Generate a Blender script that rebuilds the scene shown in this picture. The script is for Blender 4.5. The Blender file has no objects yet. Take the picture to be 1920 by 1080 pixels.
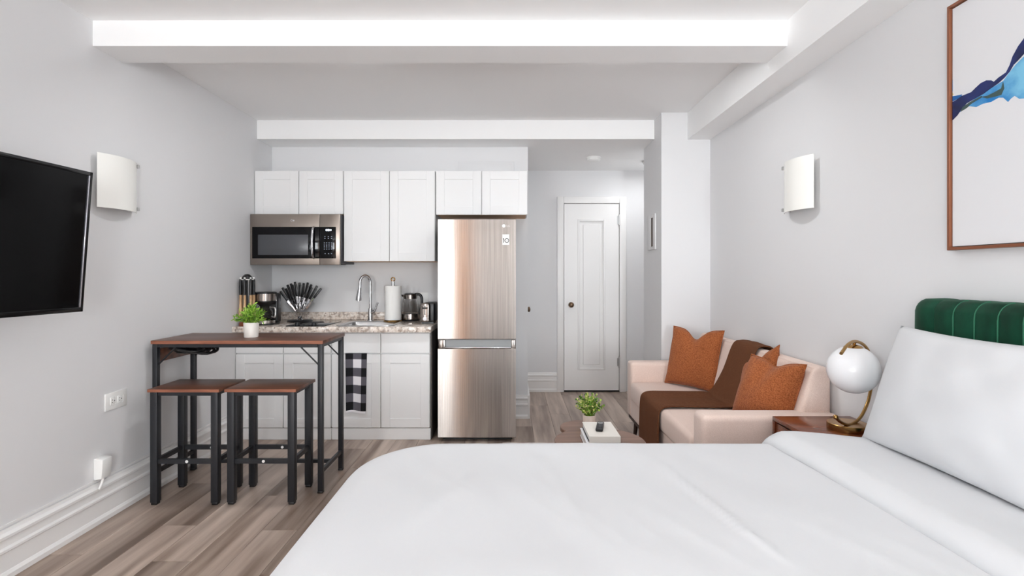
import bpy, bmesh, math, random
from mathutils import Vector, Matrix, noise
random.seed(7)
PI = math.pi
SC = bpy.context.scene
COL = SC.collection

# ---------------------------------------------------------------- camera, world, light, exposure
CH = 1.33                                   # camera height
cam_d = bpy.data.cameras.new('camera'); cam = bpy.data.objects.new('camera', cam_d); COL.objects.link(cam)
cam.location = (0, 0, CH); cam.rotation_euler = (PI / 2, 0, 0)
cam_d.sensor_width = 36; cam_d.lens = 18.75; cam_d.shift_y = -0.0130; cam_d.clip_start = 0.02
SC.camera = cam
w = bpy.data.worlds.new('daylight'); SC.world = w; w.use_nodes = True
w.node_tree.nodes['Background'].inputs[0].default_value = (0.93, 0.97, 1.0, 1)
w.node_tree.nodes['Background'].inputs[1].default_value = 1.0
SC.view_settings.view_transform = 'Standard'; SC.view_settings.look = 'None'
SC.view_settings.gamma = 1.0; SC.view_settings.use_curve_mapping = False
SC.view_settings.exposure = 0.12
SC.cycles.diffuse_bounces = 8; SC.cycles.max_bounces = 14; SC.cycles.caustics_reflective = False; SC.cycles.caustics_refractive = False

def area(name, loc, rot, sx, sy, power, color=(1, 1, 1)):
    d = bpy.data.lights.new(name, 'AREA'); d.shape = 'RECTANGLE'; d.size = sx; d.size_y = sy
    d.energy = power; d.color = color
    o = bpy.data.objects.new(name, d); COL.objects.link(o); o.location = loc; o.rotation_euler = rot
    return o
DAY = (0.915, 0.965, 1.0)
UP = math.radians(31)                       # window lights tilted upwards to brighten the ceiling
area('window_daylight', (-2.36, -2.85, 1.35), (PI / 2 + UP, 0, -PI / 2), 2.0, 1.6, 180, DAY)
area('window_daylight.001', (-1.88, -4.12, 1.4), (PI / 2 + UP, 0, 0), .56, 1.6, 70, DAY)
area('window_daylight.002', (1.25, -4.12, 1.4), (PI / 2 + UP, 0, 0), .7, 1.6, 180, DAY)

# ---------------------------------------------------------------- helpers
def lin(r, g, b):
    f = lambda c: (c / 255 / 12.92) if c / 255 <= 0.04045 else ((c / 255 + 0.055) / 1.055) ** 2.4
    return (f(r), f(g), f(b), 1)

class MB:
    def __init__(self): self.bm = bmesh.new()
    def _xf(self, verts, M):
        if M is not None:
            for v in verts: v.co = M @ v.co
    def box(self, x0, x1, y0, y1, z0, z1, bev=0.0, seg=2, M=None, mi=0):
        r = bmesh.ops.create_cube(self.bm, size=1.0)
        vs = r['verts']
        for v in vs:
            v.co = Vector((x0 + (v.co.x + .5) * (x1 - x0), y0 + (v.co.y + .5) * (y1 - y0), z0 + (v.co.z + .5) * (z1 - z0)))
        if mi:
            for f in {f for v in vs for f in v.link_faces}: f.material_index = mi
        if bev > 0:
            es = list({e for v in vs for e in v.link_edges})
            n0 = set(self.bm.verts)
            rb = bmesh.ops.bevel(self.bm, geom=es, offset=bev, segments=seg, profile=0.5, affect='EDGES')
            vs = list({v for f in rb['faces'] for v in f.verts} | {v for v in vs if v.is_valid})
        self._xf(vs, M)
        return self
    def prism(self, pts, axis, lo, hi, bev=0.0, seg=2, M=None, mi=0):
        """pts: polygon in the two other axes (x,y,z order), extruded along axis."""
        def mk(p, t):
            if axis == 'x': return Vector((t, p[0], p[1]))
            if axis == 'y': return Vector((p[0], t, p[1]))
            return Vector((p[0], p[1], t))
        a = [self.bm.verts.new(mk(p, lo)) for p in pts]; b = [self.bm.verts.new(mk(p, hi)) for p in pts]
        n = len(pts); fs = []
        fs.append(self.bm.faces.new(a)); fs.append(self.bm.faces.new(list(reversed(b))))
        for i in range(n): fs.append(self.bm.faces.new((a[i], b[i], b[(i + 1) % n], a[(i + 1) % n])))
        for f in fs: f.material_index = mi
        bmesh.ops.recalc_face_normals(self.bm, faces=fs)
        vs = a + b
        if bev > 0:
            es = list({e for v in vs for e in v.link_edges})
            rb = bmesh.ops.bevel(self.bm, geom=es, offset=bev, segments=seg, profile=0.5, affect='EDGES')
            vs = list({v for f in rb['faces'] for v in f.verts} | {v for v in vs if v.is_valid})
        self._xf(vs, M)
        return self
    def cyl(self, p0, p1, r0, r1=None, seg=20, M=None):
        r1 = r0 if r1 is None else r1
        p0, p1 = Vector(p0), Vector(p1); d = p1 - p0
        q = d.to_track_quat('Z', 'Y').to_matrix().to_4x4()
        m = Matrix.Translation((p0 + p1) / 2) @ q
        r = bmesh.ops.create_cone(self.bm, cap_ends=True, segments=seg, radius1=r0, radius2=r1, depth=d.length, matrix=m)
        self._xf(r['verts'], M); return self
    def ball(self, c, r, seg=16, scale=(1, 1, 1), M=None):
        m = Matrix.Translation(c) @ Matrix.Diagonal((*scale, 1))
        k = bmesh.ops.create_uvsphere(self.bm, u_segments=seg * 2, v_segments=seg, radius=r, matrix=m)
        self._xf(k['verts'], M); return self
    def tube(self, pts, r, seg=10, M=None):
        pts = [Vector(p) for p in pts]; n = len(pts)
        rr = r if isinstance(r, (list, tuple)) else [r] * n
        T = []
        for i in range(n):
            t = pts[min(i + 1, n - 1)] - pts[max(i - 1, 0)]; T.append(t.normalized())
        up = Vector((0, 0, 1)) if abs(T[0].z) < .9 else Vector((1, 0, 0))
        N = (up - T[0] * up.dot(T[0])).normalized(); rings = []; vs = []
        for i in range(n):
            N = (N - T[i] * N.dot(T[i])).normalized(); B = T[i].cross(N)
            ring = [self.bm.verts.new(pts[i] + (N * math.cos(2 * PI * k / seg) + B * math.sin(2 * PI * k / seg)) * rr[i]) for k in range(seg)]
            rings.append(ring); vs += ring
        fs = []
        for i in range(n - 1):
            for k in range(seg):
                fs.append(self.bm.faces.new((rings[i][k], rings[i][(k + 1) % seg], rings[i + 1][(k + 1) % seg], rings[i + 1][k])))
        fs.append(self.bm.faces.new(list(reversed(rings[0])))); fs.append(self.bm.faces.new(rings[-1]))
        self._xf(vs, M); return self
    def lathe(self, prof, c=(0, 0, 0), seg=32, M=None, mi=0):
        c = Vector(c); rings = []; vs = []
        for (r, z) in prof:
            if r < 1e-6:
                v = self.bm.verts.new(c + Vector((0, 0, z))); rings.append([v]); vs.append(v)
            else:
                ring = [self.bm.verts.new(c + Vector((r * math.cos(2 * PI * k / seg), r * math.sin(2 * PI * k / seg), z))) for k in range(seg)]
                rings.append(ring); vs += ring
        fs = []
        for a, b in zip(rings, rings[1:]):
            for k in range(seg):
                k2 = (k + 1) % seg
                if len(a) == 1 and len(b) == 1: continue
                if len(a) == 1: fs.append(self.bm.faces.new((a[0], b[k2], b[k])))
                elif len(b) == 1: fs.append(self.bm.faces.new((a[k], a[k2], b[0])))
                else: fs.append(self.bm.faces.new((a[k], a[k2], b[k2], b[k])))
        for f in fs: f.material_index = mi
        self._xf(vs, M); return self
    def grid(self, fn, nu, nv, M=None, wrap_u=False):
        g = [[self.bm.verts.new(fn(i / nu, j / nv)) for j in range(nv + 1)] for i in range(nu + (0 if wrap_u else 1))]
        N = len(g)
        for i in range(nu):
            for j in range(nv):
                a, b = g[i], g[(i + 1) % N]
                self.bm.faces.new((a[j], b[j], b[j + 1], a[j + 1]))
        self._xf([v for r in g for v in r], M); return self
    def mesh(self, name, mats, angle=38, weld=0.0):
        if weld: bmesh.ops.remove_doubles(self.bm, verts=self.bm.verts, dist=weld)
        bmesh.ops.recalc_face_normals(self.bm, faces=self.bm.faces)
        for f in self.bm.faces: f.smooth = True
        lim = math.radians(angle)
        for e in self.bm.edges:
            if len(e.link_faces) == 2 and e.calc_face_angle(0) > lim: e.smooth = False
        me = bpy.data.meshes.new(name); self.bm.to_mesh(me); self.bm.free()
        for m in (mats if isinstance(mats, (list, tuple)) else [mats]): me.materials.append(m)
        return me

def wloc(o):
    v = Vector(o.location)
    while o.parent: o = o.parent; v += o.location
    return v
def part(name, mb, mat, parent=None, local=False, **k):
    """one mesh object; vertices given in world coordinates unless local"""
    me = mb.mesh(name, mat, **k)
    o = bpy.data.objects.new(name, me); COL.objects.link(o)
    if parent is not None:
        o.parent = parent
        if not local: me.transform(Matrix.Translation(-wloc(parent)))
    return o
def tag(o, label=None, cat=None, group=None, kind=None):
    if label: o['label'] = label
    if cat: o['category'] = cat
    if group: o['group'] = group
    if kind: o['kind'] = kind
    return o
def thing(name, label, cat, loc=(0, 0, 0), group=None, rz=0):
    o = bpy.data.objects.new(name, None); COL.objects.link(o); o.location = loc; o.rotation_euler = (0, 0, rz)
    o.empty_display_size = .05
    return tag(o, label, cat, group)
def solo(name, mb, mat, label, cat, loc, group=None, **k):
    """a thing that is one mesh (vertices in world coordinates), its origin set to loc"""
    o = part(name, mb, mat, **k); o.data.transform(Matrix.Translation(-Vector(loc))); o.location = loc
    return tag(o, label, cat, group)
def struct(name, mb, mat, parent=None, **k):
    o = part(name, mb, mat, parent, **k)
    if parent is None: o['kind'] = 'structure'
    return o
def copy_tree(o, parent=None):
    c = o.copy(); COL.objects.link(c)
    if parent is not None: c.parent = parent
    for ch in [x for x in o.children]: copy_tree(ch, c)
    return c
def text_part(name, body, size, M, mat, parent, ext=0.0006):
    cu = bpy.data.curves.new(name, 'FONT'); cu.body = body; cu.size = size; cu.extrude = ext
    cu.align_x = 'CENTER'; cu.align_y = 'CENTER'
    t = bpy.data.objects.new(name, cu); COL.objects.link(t)
    me = bpy.data.meshes.new_from_object(t.evaluated_get(bpy.context.evaluated_depsgraph_get()))
    bpy.data.objects.remove(t); me.transform(M); me.materials.clear(); me.materials.append(mat)
    o = bpy.data.objects.new(name, me); COL.objects.link(o)
    o.parent = parent; me.transform(Matrix.Translation(-wloc(parent)))
    return o
def catmull(pts, n=8):
    P = [Vector(p) for p in pts]; P = [P[0] * 2 - P[1]] + P + [P[-1] * 2 - P[-2]]; out = []
    for i in range(1, len(P) - 2):
        a, b, c, d = P[i - 1:i + 3]
        for k in range(n):
            t = k / n
            out.append(.5 * ((2 * b) + (c - a) * t + (2 * a - 5 * b + 4 * c - d) * t * t + (3 * b - a - 3 * c + d) * t ** 3))
    out.append(P[-2]); return out
def at(px, py, Y):                           # where the sight line through a photo point crosses depth Y
    return Vector(((px - 960) * Y / 1000, Y, CH - (py - 515) * Y / 1000))

# ---------------------------------------------------------------- materials
def M_(name, col, rough=.5, metal=0.0, spec=.5, **kw):
    m = bpy.data.materials.new(name); m.use_nodes = True
    b = m.node_tree.nodes['Principled BSDF']
    b.inputs['Base Color'].default_value = col; b.inputs['Roughness'].default_value = rough
    b.inputs['Metallic'].default_value = metal; b.inputs['Specular IOR Level'].default_value = spec
    for k, v in kw.items(): b.inputs[k.replace('_', ' ')].default_value = v
    return m
def nodes(m): return m.node_tree.nodes, m.node_tree.links, m.node_tree.nodes['Principled BSDF']
def add_noise(m, scale=(40, 40, 40), c0=None, c1=None, detail=4, bump=0.0, dist=.002, lo=.35, hi=.65, rand=False, rough=None):
    n, l, b = nodes(m)
    tc = n.new('ShaderNodeTexCoord'); mp = n.new('ShaderNodeMapping'); mp.inputs['Scale'].default_value = scale
    l.new(tc.outputs['Object'], mp.inputs['Vector'])
    if rand:
        oi = n.new('ShaderNodeObjectInfo'); mu = n.new('ShaderNodeMath'); mu.operation = 'MULTIPLY'; mu.inputs[1].default_value = 97
        l.new(oi.outputs['Random'], mu.inputs[0]); cb = n.new('ShaderNodeCombineXYZ')
        for k in range(3): l.new(mu.outputs[0], cb.inputs[k])
        l.new(cb.outputs[0], mp.inputs['Location'])
    no = n.new('ShaderNodeTexNoise'); no.inputs['Scale'].default_value = 1; no.inputs['Detail'].default_value = detail
    l.new(mp.outputs[0], no.inputs['Vector'])
    rp = n.new('ShaderNodeValToRGB'); rp.color_ramp.elements[0].position = lo; rp.color_ramp.elements[1].position = hi
    rp.color_ramp.elements[0].color = c0 or b.inputs['Base Color'].default_value
    rp.color_ramp.elements[1].color = c1 or b.inputs['Base Color'].default_value
    l.new(no.outputs['Fac'], rp.inputs[0])
    if c0: l.new(rp.outputs[0], b.inputs['Base Color'])
    if bump:
        bu = n.new('ShaderNodeBump'); bu.inputs['Strength'].default_value = bump; bu.inputs['Distance'].default_value = dist
        l.new(no.outputs['Fac'], bu.inputs['Height']); l.new(bu.outputs[0], b.inputs['Normal'])
    if rough:
        mr = n.new('ShaderNodeMapRange'); mr.inputs['To Min'].default_value = rough[0]; mr.inputs['To Max'].default_value = rough[1]
        l.new(no.outputs['Fac'], mr.inputs[0]); l.new(mr.outputs[0], b.inputs['Roughness'])
    return rp
WALL = M_('wall_paint', lin(222, 222, 223), .55, spec=.3); add_noise(WALL, (90, 90, 90), bump=.06, dist=.0006)
CEIL = M_('ceiling_paint', lin(243, 243, 243), .6, spec=.25); add_noise(CEIL, (60, 60, 60), bump=.05, dist=.0006)
TRIM = M_('trim_paint', lin(234, 233, 232), .35, spec=.4)
CABW = M_('cabinet_white', lin(229, 229, 229), .38, spec=.4)
STEEL = M_('brushed_steel', lin(184, 176, 170), .22, 1.0, Anisotropic=1.0, Anisotropic_Rotation=.25); add_noise(STEEL, (160, 160, 1.5), lin(150, 143, 138), lin(168, 160, 154), detail=3)
_n, _l, _b = nodes(STEEL); _t = _n.new('ShaderNodeTangent'); _t.direction_type = 'RADIAL'; _t.axis = 'Z'; _l.new(_t.outputs[0], _b.inputs['Tangent'])
STEELH = M_('brushed_steel_horizontal', lin(160, 150, 142), .3, 1.0); add_noise(STEELH, (2, 120, 260), bump=.04, dist=.0004, rough=(.24, .38))
CHROME = M_('chrome', lin(205, 205, 208), .08, 1.0)
SATIN = M_('satin_steel', lin(200, 200, 200), .28, 1.0)
BLACK = M_('black_plastic', lin(22, 22, 24), .35)
BGLASS = M_('black_glass', lin(7, 7, 10), .06, spec=.25)
SCREEN = M_('tv_screen', lin(5, 5, 6), .09, spec=.22)
TVB = M_('tv_bezel', lin(10, 10, 12), .15, spec=.4)
IRON = M_('black_steel_tube', lin(34, 35, 39), .42, spec=.4)
WHITEP = M_('white_plastic', lin(238, 238, 236), .35)
OPAL = M_('opal_glass', lin(236, 235, 230), .22, spec=.5)
GLOBE = M_('opal_globe', lin(240, 240, 242), .16, spec=.5, Subsurface_Weight=.15, Subsurface_Radius=(.03, .03, .03))
BRASS = M_('aged_brass', lin(176, 138, 84), .26, 1.0)
DBRASS = M_('dark_bronze', lin(120, 98, 80), .3, 1.0)
WHITEC = M_('white_ceramic', lin(232, 228, 222), .4)
PINKC = M_('blush_ceramic', lin(226, 210, 198), .5)
GLASS = M_('clear_glass', (1, 1, 1, 1), .02, Transmission_Weight=1.0, IOR=1.2)
PAPER = M_('paper', lin(236, 235, 232), .8)
SHEET = M_('white_cotton', lin(211, 212, 214), .85, spec=.15, Sheen_Weight=.1); add_noise(SHEET, (13, 8, 13), detail=8, bump=.22, dist=.006)
WD = M_('walnut_laminate', lin(92, 60, 46), .36, spec=.35)
add_noise(WD, (2.2, 26, 26), lin(66, 42, 34), lin(112, 72, 54), detail=6, lo=.3, hi=.7)
EDGEW = M_('walnut_edge', lin(140, 86, 62), .5); add_noise(EDGEW, (6, 40, 40), lin(126, 74, 52), lin(158, 100, 74))
NSW = M_('mahogany', lin(118, 58, 32), .22, spec=.5); add_noise(NSW, (3, 24, 24), lin(80, 38, 22), lin(124, 64, 36), detail=5, lo=.3, hi=.7)
CTW = M_('coffee_table_wood', lin(122, 90, 74), .4); add_noise(CTW, (2.5, 34, 30), lin(104, 74, 60), lin(140, 106, 88), detail=5, lo=.3, hi=.7)
DWOOD = M_('dark_leg_wood', lin(58, 38, 28), .4)
UNDERW = M_('raw_particle_board', lin(222, 184, 148), .7); add_noise(UNDERW, (4, 60, 60), lin(210, 170, 134), lin(234, 200, 164))
LWOOD = M_('light_beech', lin(206, 168, 124), .5); add_noise(LWOOD, (80, 80, 8), lin(186, 146, 104), lin(222, 188, 148))
RWOOD = M_('red_brown_wood', lin(120, 62, 36), .35)
SOFA = M_('blush_linen', lin(224, 202, 190), .9, spec=.2, Sheen_Weight=.2); add_noise(SOFA, (420, 420, 420), lin(215, 192, 180), lin(232, 211, 200), bump=.25, dist=.0008)
RUST = M_('rust_chenille', lin(156, 90, 52), .95, spec=.12, Sheen_Weight=.1); add_noise(RUST, (150, 150, 210), lin(132, 72, 40), lin(174, 104, 62), detail=7, lo=.36, hi=.64, bump=.5, dist=.002)
THROW = M_('brown_knit', lin(102, 65, 44), .95, spec=.1); add_noise(THROW, (60, 420, 420), lin(92, 57, 38), lin(112, 74, 52), bump=.4, dist=.001)
VELVET = M_('green_velvet', lin(8, 58, 40), .6, spec=.2, Sheen_Weight=.14, Sheen_Roughness=.3, Sheen_Tint=lin(70, 170, 120)); add_noise(VELVET, (14, 14, 8), lin(4, 46, 30), lin(12, 66, 46), bump=.1, dist=.002)
RUGM = M_('pale_rug', lin(224, 216, 212), .95); add_noise(RUGM, (9, 9, 9), lin(198, 178, 174), lin(234, 228, 224), detail=5, lo=.4, hi=.55)
CANVAS = M_('white_canvas', lin(222, 222, 224), .8, spec=.2)
COPPER = M_('copper_frame', lin(142, 88, 62), .4, .35)
NAVY = M_('ink_navy', lin(20, 24, 62), .7); INK = M_('ink_cyan', lin(42, 140, 196), .7)
add_noise(INK, (6, 9, 12), lin(24, 120, 190), lin(122, 190, 222), detail=5, lo=.35, hi=.62)
add_noise(NAVY, (10, 10, 14), lin(16, 20, 50), lin(30, 44, 104), detail=5)
INKG = M_('ink_olive', lin(62, 84, 82), .7); INKD = M_('ink_deep_blue', lin(30, 96, 160), .7); INKGOLD = M_('ink_gold', lin(208, 186, 130), .5)
GREY = M_('grey_dark', lin(70, 70, 74), .5)
WIN = M_('microwave_window', lin(74, 76, 80), .25)
DISP = M_('lit_display', lin(220, 235, 255), .5)
_n, _l, _b = nodes(DISP); _b.inputs['Emission Color'].default_value = (.8, .9, 1, 1); _b.inputs['Emission Strength'].default_value = 1.6
KEY = M_('key_print', lin(150, 160, 178), .5)
SOIL = M_('soil', lin(40, 32, 24), .95)
TOWB = M_('towel_black', lin(14, 13, 18), .95); TOWG = M_('towel_grey', lin(92, 90, 98), .95); TOWW = M_('towel_white', lin(232, 230, 234), .95)
SASHM = M_('varnished_pine', lin(190, 130, 76), .4)
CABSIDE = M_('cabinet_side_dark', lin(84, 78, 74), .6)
# granite
GRAN = M_('granite', lin(190, 176, 164), .12, spec=.5)
n, l, b = nodes(GRAN)
tc = n.new('ShaderNodeTexCoord'); vo = n.new('ShaderNodeTexVoronoi'); vo.inputs['Scale'].default_value = 85
no = n.new('ShaderNodeTexNoise'); no.inputs['Scale'].default_value = 26; no.inputs['Detail'].default_value = 6
l.new(tc.outputs['Object'], vo.inputs['Vector']); l.new(tc.outputs['Object'], no.inputs['Vector'])
r1 = n.new('ShaderNodeValToRGB'); e = r1.color_ramp.elements
e[0].position = .0; e[0].color = lin(140, 122, 112); e[1].position = .8; e[1].color = lin(240, 232, 224)
k = e.new(.22); k.color = lin(218, 203, 190)
l.new(vo.outputs['Color'], r1.inputs[0])
r2 = n.new('ShaderNodeValToRGB'); e = r2.color_ramp.elements; e[0].position = .36; e[0].color = lin(150, 134, 124); e[1].position = .52; e[1].color = (1, 1, 1, 1)
l.new(no.outputs['Fac'], r2.inputs[0])
mx = n.new('ShaderNodeMix'); mx.data_type = 'RGBA'; mx.blend_type = 'MULTIPLY'; mx.inputs[0].default_value = .75
l.new(r1.outputs[0], mx.inputs[6]); l.new(r2.outputs[0], mx.inputs[7]); l.new(mx.outputs[2], b.inputs['Base Color'])
# plank: each board its own tone and grain
PLANK = M_('oak_plank', lin(160, 142, 128), .34, spec=.4)
rp = add_noise(PLANK, (11, .8, 11), lin(132, 113, 100), lin(212, 194, 180), detail=8, bump=.05, dist=.001, lo=.34, hi=.66, rand=True)
n, l, b = nodes(PLANK); oi = n.new('ShaderNodeObjectInfo'); r3 = n.new('ShaderNodeValToRGB'); e = r3.color_ramp.elements
e[0].color = (.66, .64, .63, 1); e[1].color = (1.0, 1.0, 1.0, 1); e.new(.5).color = (.86, .84, .83, 1)
l.new(oi.outputs['Random'], r3.inputs[0]); mx = n.new('ShaderNodeMix'); mx.data_type = 'RGBA'; mx.blend_type = 'MULTIPLY'; mx.inputs[0].default_value = 1
l.new(rp.outputs[0], mx.inputs[6]); l.new(r3.outputs[0], mx.inputs[7]); l.new(mx.outputs[2], b.inputs['Base Color'])
SUB = M_('sub_floor', lin(60, 52, 46), .8)
def leafm(name, cols):
    m = M_(name, cols[0], .45, spec=.35); n, l, b = nodes(m)
    g = n.new('ShaderNodeNewGeometry'); r = n.new('ShaderNodeValToRGB'); e = r.color_ramp.elements
    e[0].color = cols[0]; e[1].color = cols[-1]
    for i, c in enumerate(cols[1:-1]): e.new((i + 1) / (len(cols) - 1)).color = c
    l.new(g.outputs['Random Per Island'], r.inputs[0]); l.new(r.outputs[0], b.inputs['Base Color']); return m
LEAF1 = leafm('fern_leaf', [lin(62, 104, 30), lin(120, 168, 48), lin(162, 200, 80), lin(96, 142, 42)])
LEAF2 = leafm('box_leaf', [lin(40, 84, 26), lin(92, 148, 40), lin(170, 196, 84), lin(222, 214, 140), lin(70, 116, 40)])

# ---------------------------------------------------------------- the room
XL, XR, YB, YK, YE = -2.227, 1.65, -4.0, 4.95, 6.08     # left, right, wall behind camera, kitchen wall, hall end
ZC, ZB = 2.68, 2.515                                    # ceiling, underside of the lowered part
T = .12
fl = struct('floor', MB().box(XL - T, XR + T, YB - T, YE + T, -.12, -.004), SUB)
pw, pl = .185, 1.30
plank_me = MB().box(.0008, pw - .0008, .0008, pl - .0008, -.004, 0, .0009, 1).mesh('plank', PLANK)
nrow = int((XR - XL) / pw) + 1; first = True
for i in range(nrow):
    off = (i * .47 + random.uniform(-.1, .1)) % pl
    y = YB - off
    while y < YE:
        o = bpy.data.objects.new('plank', plank_me); COL.objects.link(o); o.parent = fl
        o.location = (XL + i * pw, y, 0)
        y += pl
struct('ceiling', MB().box(XL - T, XR + T, YB - T, 4.66, ZC, ZC + T), CEIL)
struct('ceiling', MB().box(XL - T, XR + T, 4.66, YE + T, ZB, ZC + T), CEIL)['label'] = 'lowered white ceiling over the kitchen and hall'
struct('ceiling_beam', MB().box(XL, 1.462, 2.833, 3.058, 2.545, ZC), CEIL)
struct('ceiling_beam', MB().box(1.462, XR, YB, 4.44, 2.455, ZC), CEIL)['label'] = 'boxed beam along the top of the right wall'
mb = MB().box(XL - T, XL, YB - T, -3.87, 0, ZC).box(XL - T, XL, -1.83, YK, 0, ZC).box(XL - T, XL, -3.87, -1.83, 0, .5).box(XL - T, XL, -3.87, -1.83, 2.2, ZC)
struct('wall_left', mb, WALL)
mb = MB().box(XL - .06, XL - .01, -3.87, -3.83, .5, 2.2).box(XL - .06, XL - .01, -1.87, -1.83, .5, 2.2).box(XL - .06, XL - .01, -3.87, -1.83, .5, .55).box(XL - .06, XL - .01, -3.87, -1.83, 2.15, 2.2)
mb.box(XL - .06, XL - .01, -2.87, -2.83, .5, 2.2)
struct('window_3', mb, TRIM)
struct('wall_right', MB().box(XR, XR + T, YB - T, YE + T, 0, ZC), WALL)
struct('wall_kitchen', MB().box(XL - T, .147, YK, YE, 0, ZB), WALL)
struct('wall_hall', MB().box(.147, XR, YE, YE + T, 0, ZB), WALL)
struct('wall_pier', MB().box(1.244, XR, 4.44, 5.03, 0, ZC), WALL)
# wall behind the camera with two windows
wx = [(-2.18, -1.58), (.9, 1.6)]; wz = (.55, 2.5)
mb = MB().box(XL - T, XR + T, YB - T, YB, 0, wz[0]).box(XL - T, XR + T, YB - T, YB, wz[1], ZC)
for a, c in ((XL - T, wx[0][0]), (wx[0][1], wx[1][0]), (wx[1][1], XR + T)): mb.box(a, c, YB - T, YB, wz[0], wz[1])
struct('wall_back', mb, WALL)
for i, (a, c) in enumerate(wx):
    f = .05; mb = MB()
    mb.box(a, a + f, YB - .06, YB - .01, wz[0], wz[1]).box(c - f, c, YB - .06, YB - .01, wz[0], wz[1])
    mb.box(a, c, YB - .06, YB - .01, wz[0], wz[0] + f).box(a, c, YB - .06, YB - .01, wz[1] - f, wz[1]).box(a, c, YB - .06, YB - .01, 1.5, 1.54)
    struct('window_%d' % (i + 1), mb, TRIM)
struct('trim_1', MB().box(-1.52, -.98, YB, YB + .03, 0, ZC), SASHM)

def baseboard(name, p0, p1, nrm, h=.215):
    """moulded skirting from p0 to p1 on the side nrm of the wall"""
    prof = [(0, 0), (.03, 0), (.03, .022), (.022, .034), (.018, .036), (.018, .115), (.026, .122), (.026, .132), (.016, .14),
            (.015, .172), (.024, .178), (.024, .19), (.01, .2), (.008, h), (0, h)]
    p0, p1 = Vector((*p0, 0)), Vector((*p1, 0)); d = p1 - p0; nv = Vector((*nrm, 0))
    mb = MB(); A = [mb.bm.verts.new(p0 + nv * a + Vector((0, 0, z))) for a, z in prof]
    B = [mb.bm.verts.new(p1 + nv * a + Vector((0, 0, z))) for a, z in prof]; n = len(prof)
    mb.bm.faces.new(A); mb.bm.faces.new(list(reversed(B)))
    for i in range(n): mb.bm.faces.new((A[i], B[i], B[(i + 1) % n], A[(i + 1) % n]))
    return struct(name, mb, TRIM, angle=25)
baseboard('baseboard_left', (XL, YB), (XL, 4.30), (1, 0))
baseboard('baseboard_right', (XR, YB), (XR, 4.44), (-1, 0))
baseboard('baseboard_kitchen', (-.02, YK), (.147, YK), (0, -1))
baseboard('baseboard_hall', (.147, YE), (.515, YE), (0, -1))
baseboard('baseboard_pier', (1.244, 4.44), (1.244, 5.03), (-1, 0))
struct('baseboard_hall', MB().box(.147, .165, YK - .026, YE, 0, .215), TRIM)['label'] = 'moulded white baseboard turning the corner beside the fridge'
mb = MB().box(XL + .0005, XL + .006, YB, 4.3, .222, .232); struct('trim_2', mb, TRIM)

# hall door
s = 164.5; DY = YE
dx0, dx1, dz1 = (1057.5 - 960) / s, (1159.5 - 960) / s, CH - (383 - 515) / s
d1 = tag(bpy.data.objects.new('door_1', None), kind='structure'); COL.objects.link(d1); d1.location = (dx0, DY, 0)
mb = MB(); yf = DY - .03
pa, pb, pz0, pz1 = dx0 + .165, dx0 + .455, .26, dz1 - .185
mb.box(dx0, pa, yf, DY - .001, .02, dz1).box(pb, dx1, yf, DY - .001, .02, dz1).box(pa, pb, yf, DY - .001, .02, pz0).box(pa, pb, yf, DY - .001, pz1, dz1)
mb.box(pa, pb, yf + .016, DY - .001, pz0, pz1)
mb.prism([(pa + .05, pz0 + .05), (pb - .05, pz0 + .05), (pb - .05, pz1 - .05), (pa + .05, pz1 - .05)], 'y', yf + .005, yf + .018, .004, 1)
for (a, c, z0, z1) in ((pa - .012, pa + .012, pz0 - .012, pz1 + .012), (pb - .012, pb + .012, pz0 - .012, pz1 + .012)):
    mb.box(a, c, yf - .006, yf + .012, z0, z1, .004, 2)
mb.box(pa, pb, yf - .006, yf + .012, pz0 - .012, pz0 + .012, .004, 2).box(pa, pb, yf - .006, yf + .012, pz1 - .012, pz1 + .012, .004, 2)
part('door_leaf', mb, TRIM, d1)
cw = .076; mb = MB(); g = .006
mb.box(dx0 - g - cw, dx0 - g, DY - .045, DY, 0, dz1 + g + cw, .006).box(dx1 + g, dx1 + g + cw, DY - .045, DY, 0, dz1 + g + cw, .006)
mb.box(dx0 - g, dx1 + g, DY - .045, DY, dz1 + g, dz1 + g + cw, .006)
part('door_casing', mb, TRIM, d1)
part('threshold_gap', MB().box(dx0, dx1, DY - .028, DY - .002, .001, .019), BLACK, d1)
kz = CH - (571 - 515) / s; kx = (1070 - 960) / s
mb = MB().cyl((kx, yf, kz), (kx, yf - .006, kz), .03).cyl((kx, yf, kz), (kx, yf - .04, kz), .011).ball((kx, yf - .05, kz), .03, scale=(1, .75, 1))
part('door_knob', mb, DBRASS, d1)
for hz in (CH - (413 - 515) / s, CH - (678 - 515) / s):
    mb = MB().cyl((dx1 + .003, yf - .008, hz - .06), (dx1 + .003, yf - .008, hz + .06), .009, seg=10).box(dx1 - .02, dx1 + .003, yf - .003, yf + .001, hz - .045, hz + .045)
    part('hinge', mb, SATIN, d1)
# second door in the hall's left wall: only its knob shows past the corner
d2 = tag(bpy.data.objects.new('door_2', None), kind='structure'); COL.objects.link(d2); d2.location = (.147, 5.2, 0)
part('door_leaf', MB().box(.1475, .152, 5.12, 5.9, .01, 2.1), TRIM, d2)
kz = .992
part('door_knob', MB().cyl((.15, 5.2, kz), (.168, 5.2, kz), .01).ball((.165, 5.2, kz), .027, scale=(.55, 1, 1)), DBRASS, d2)

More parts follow.
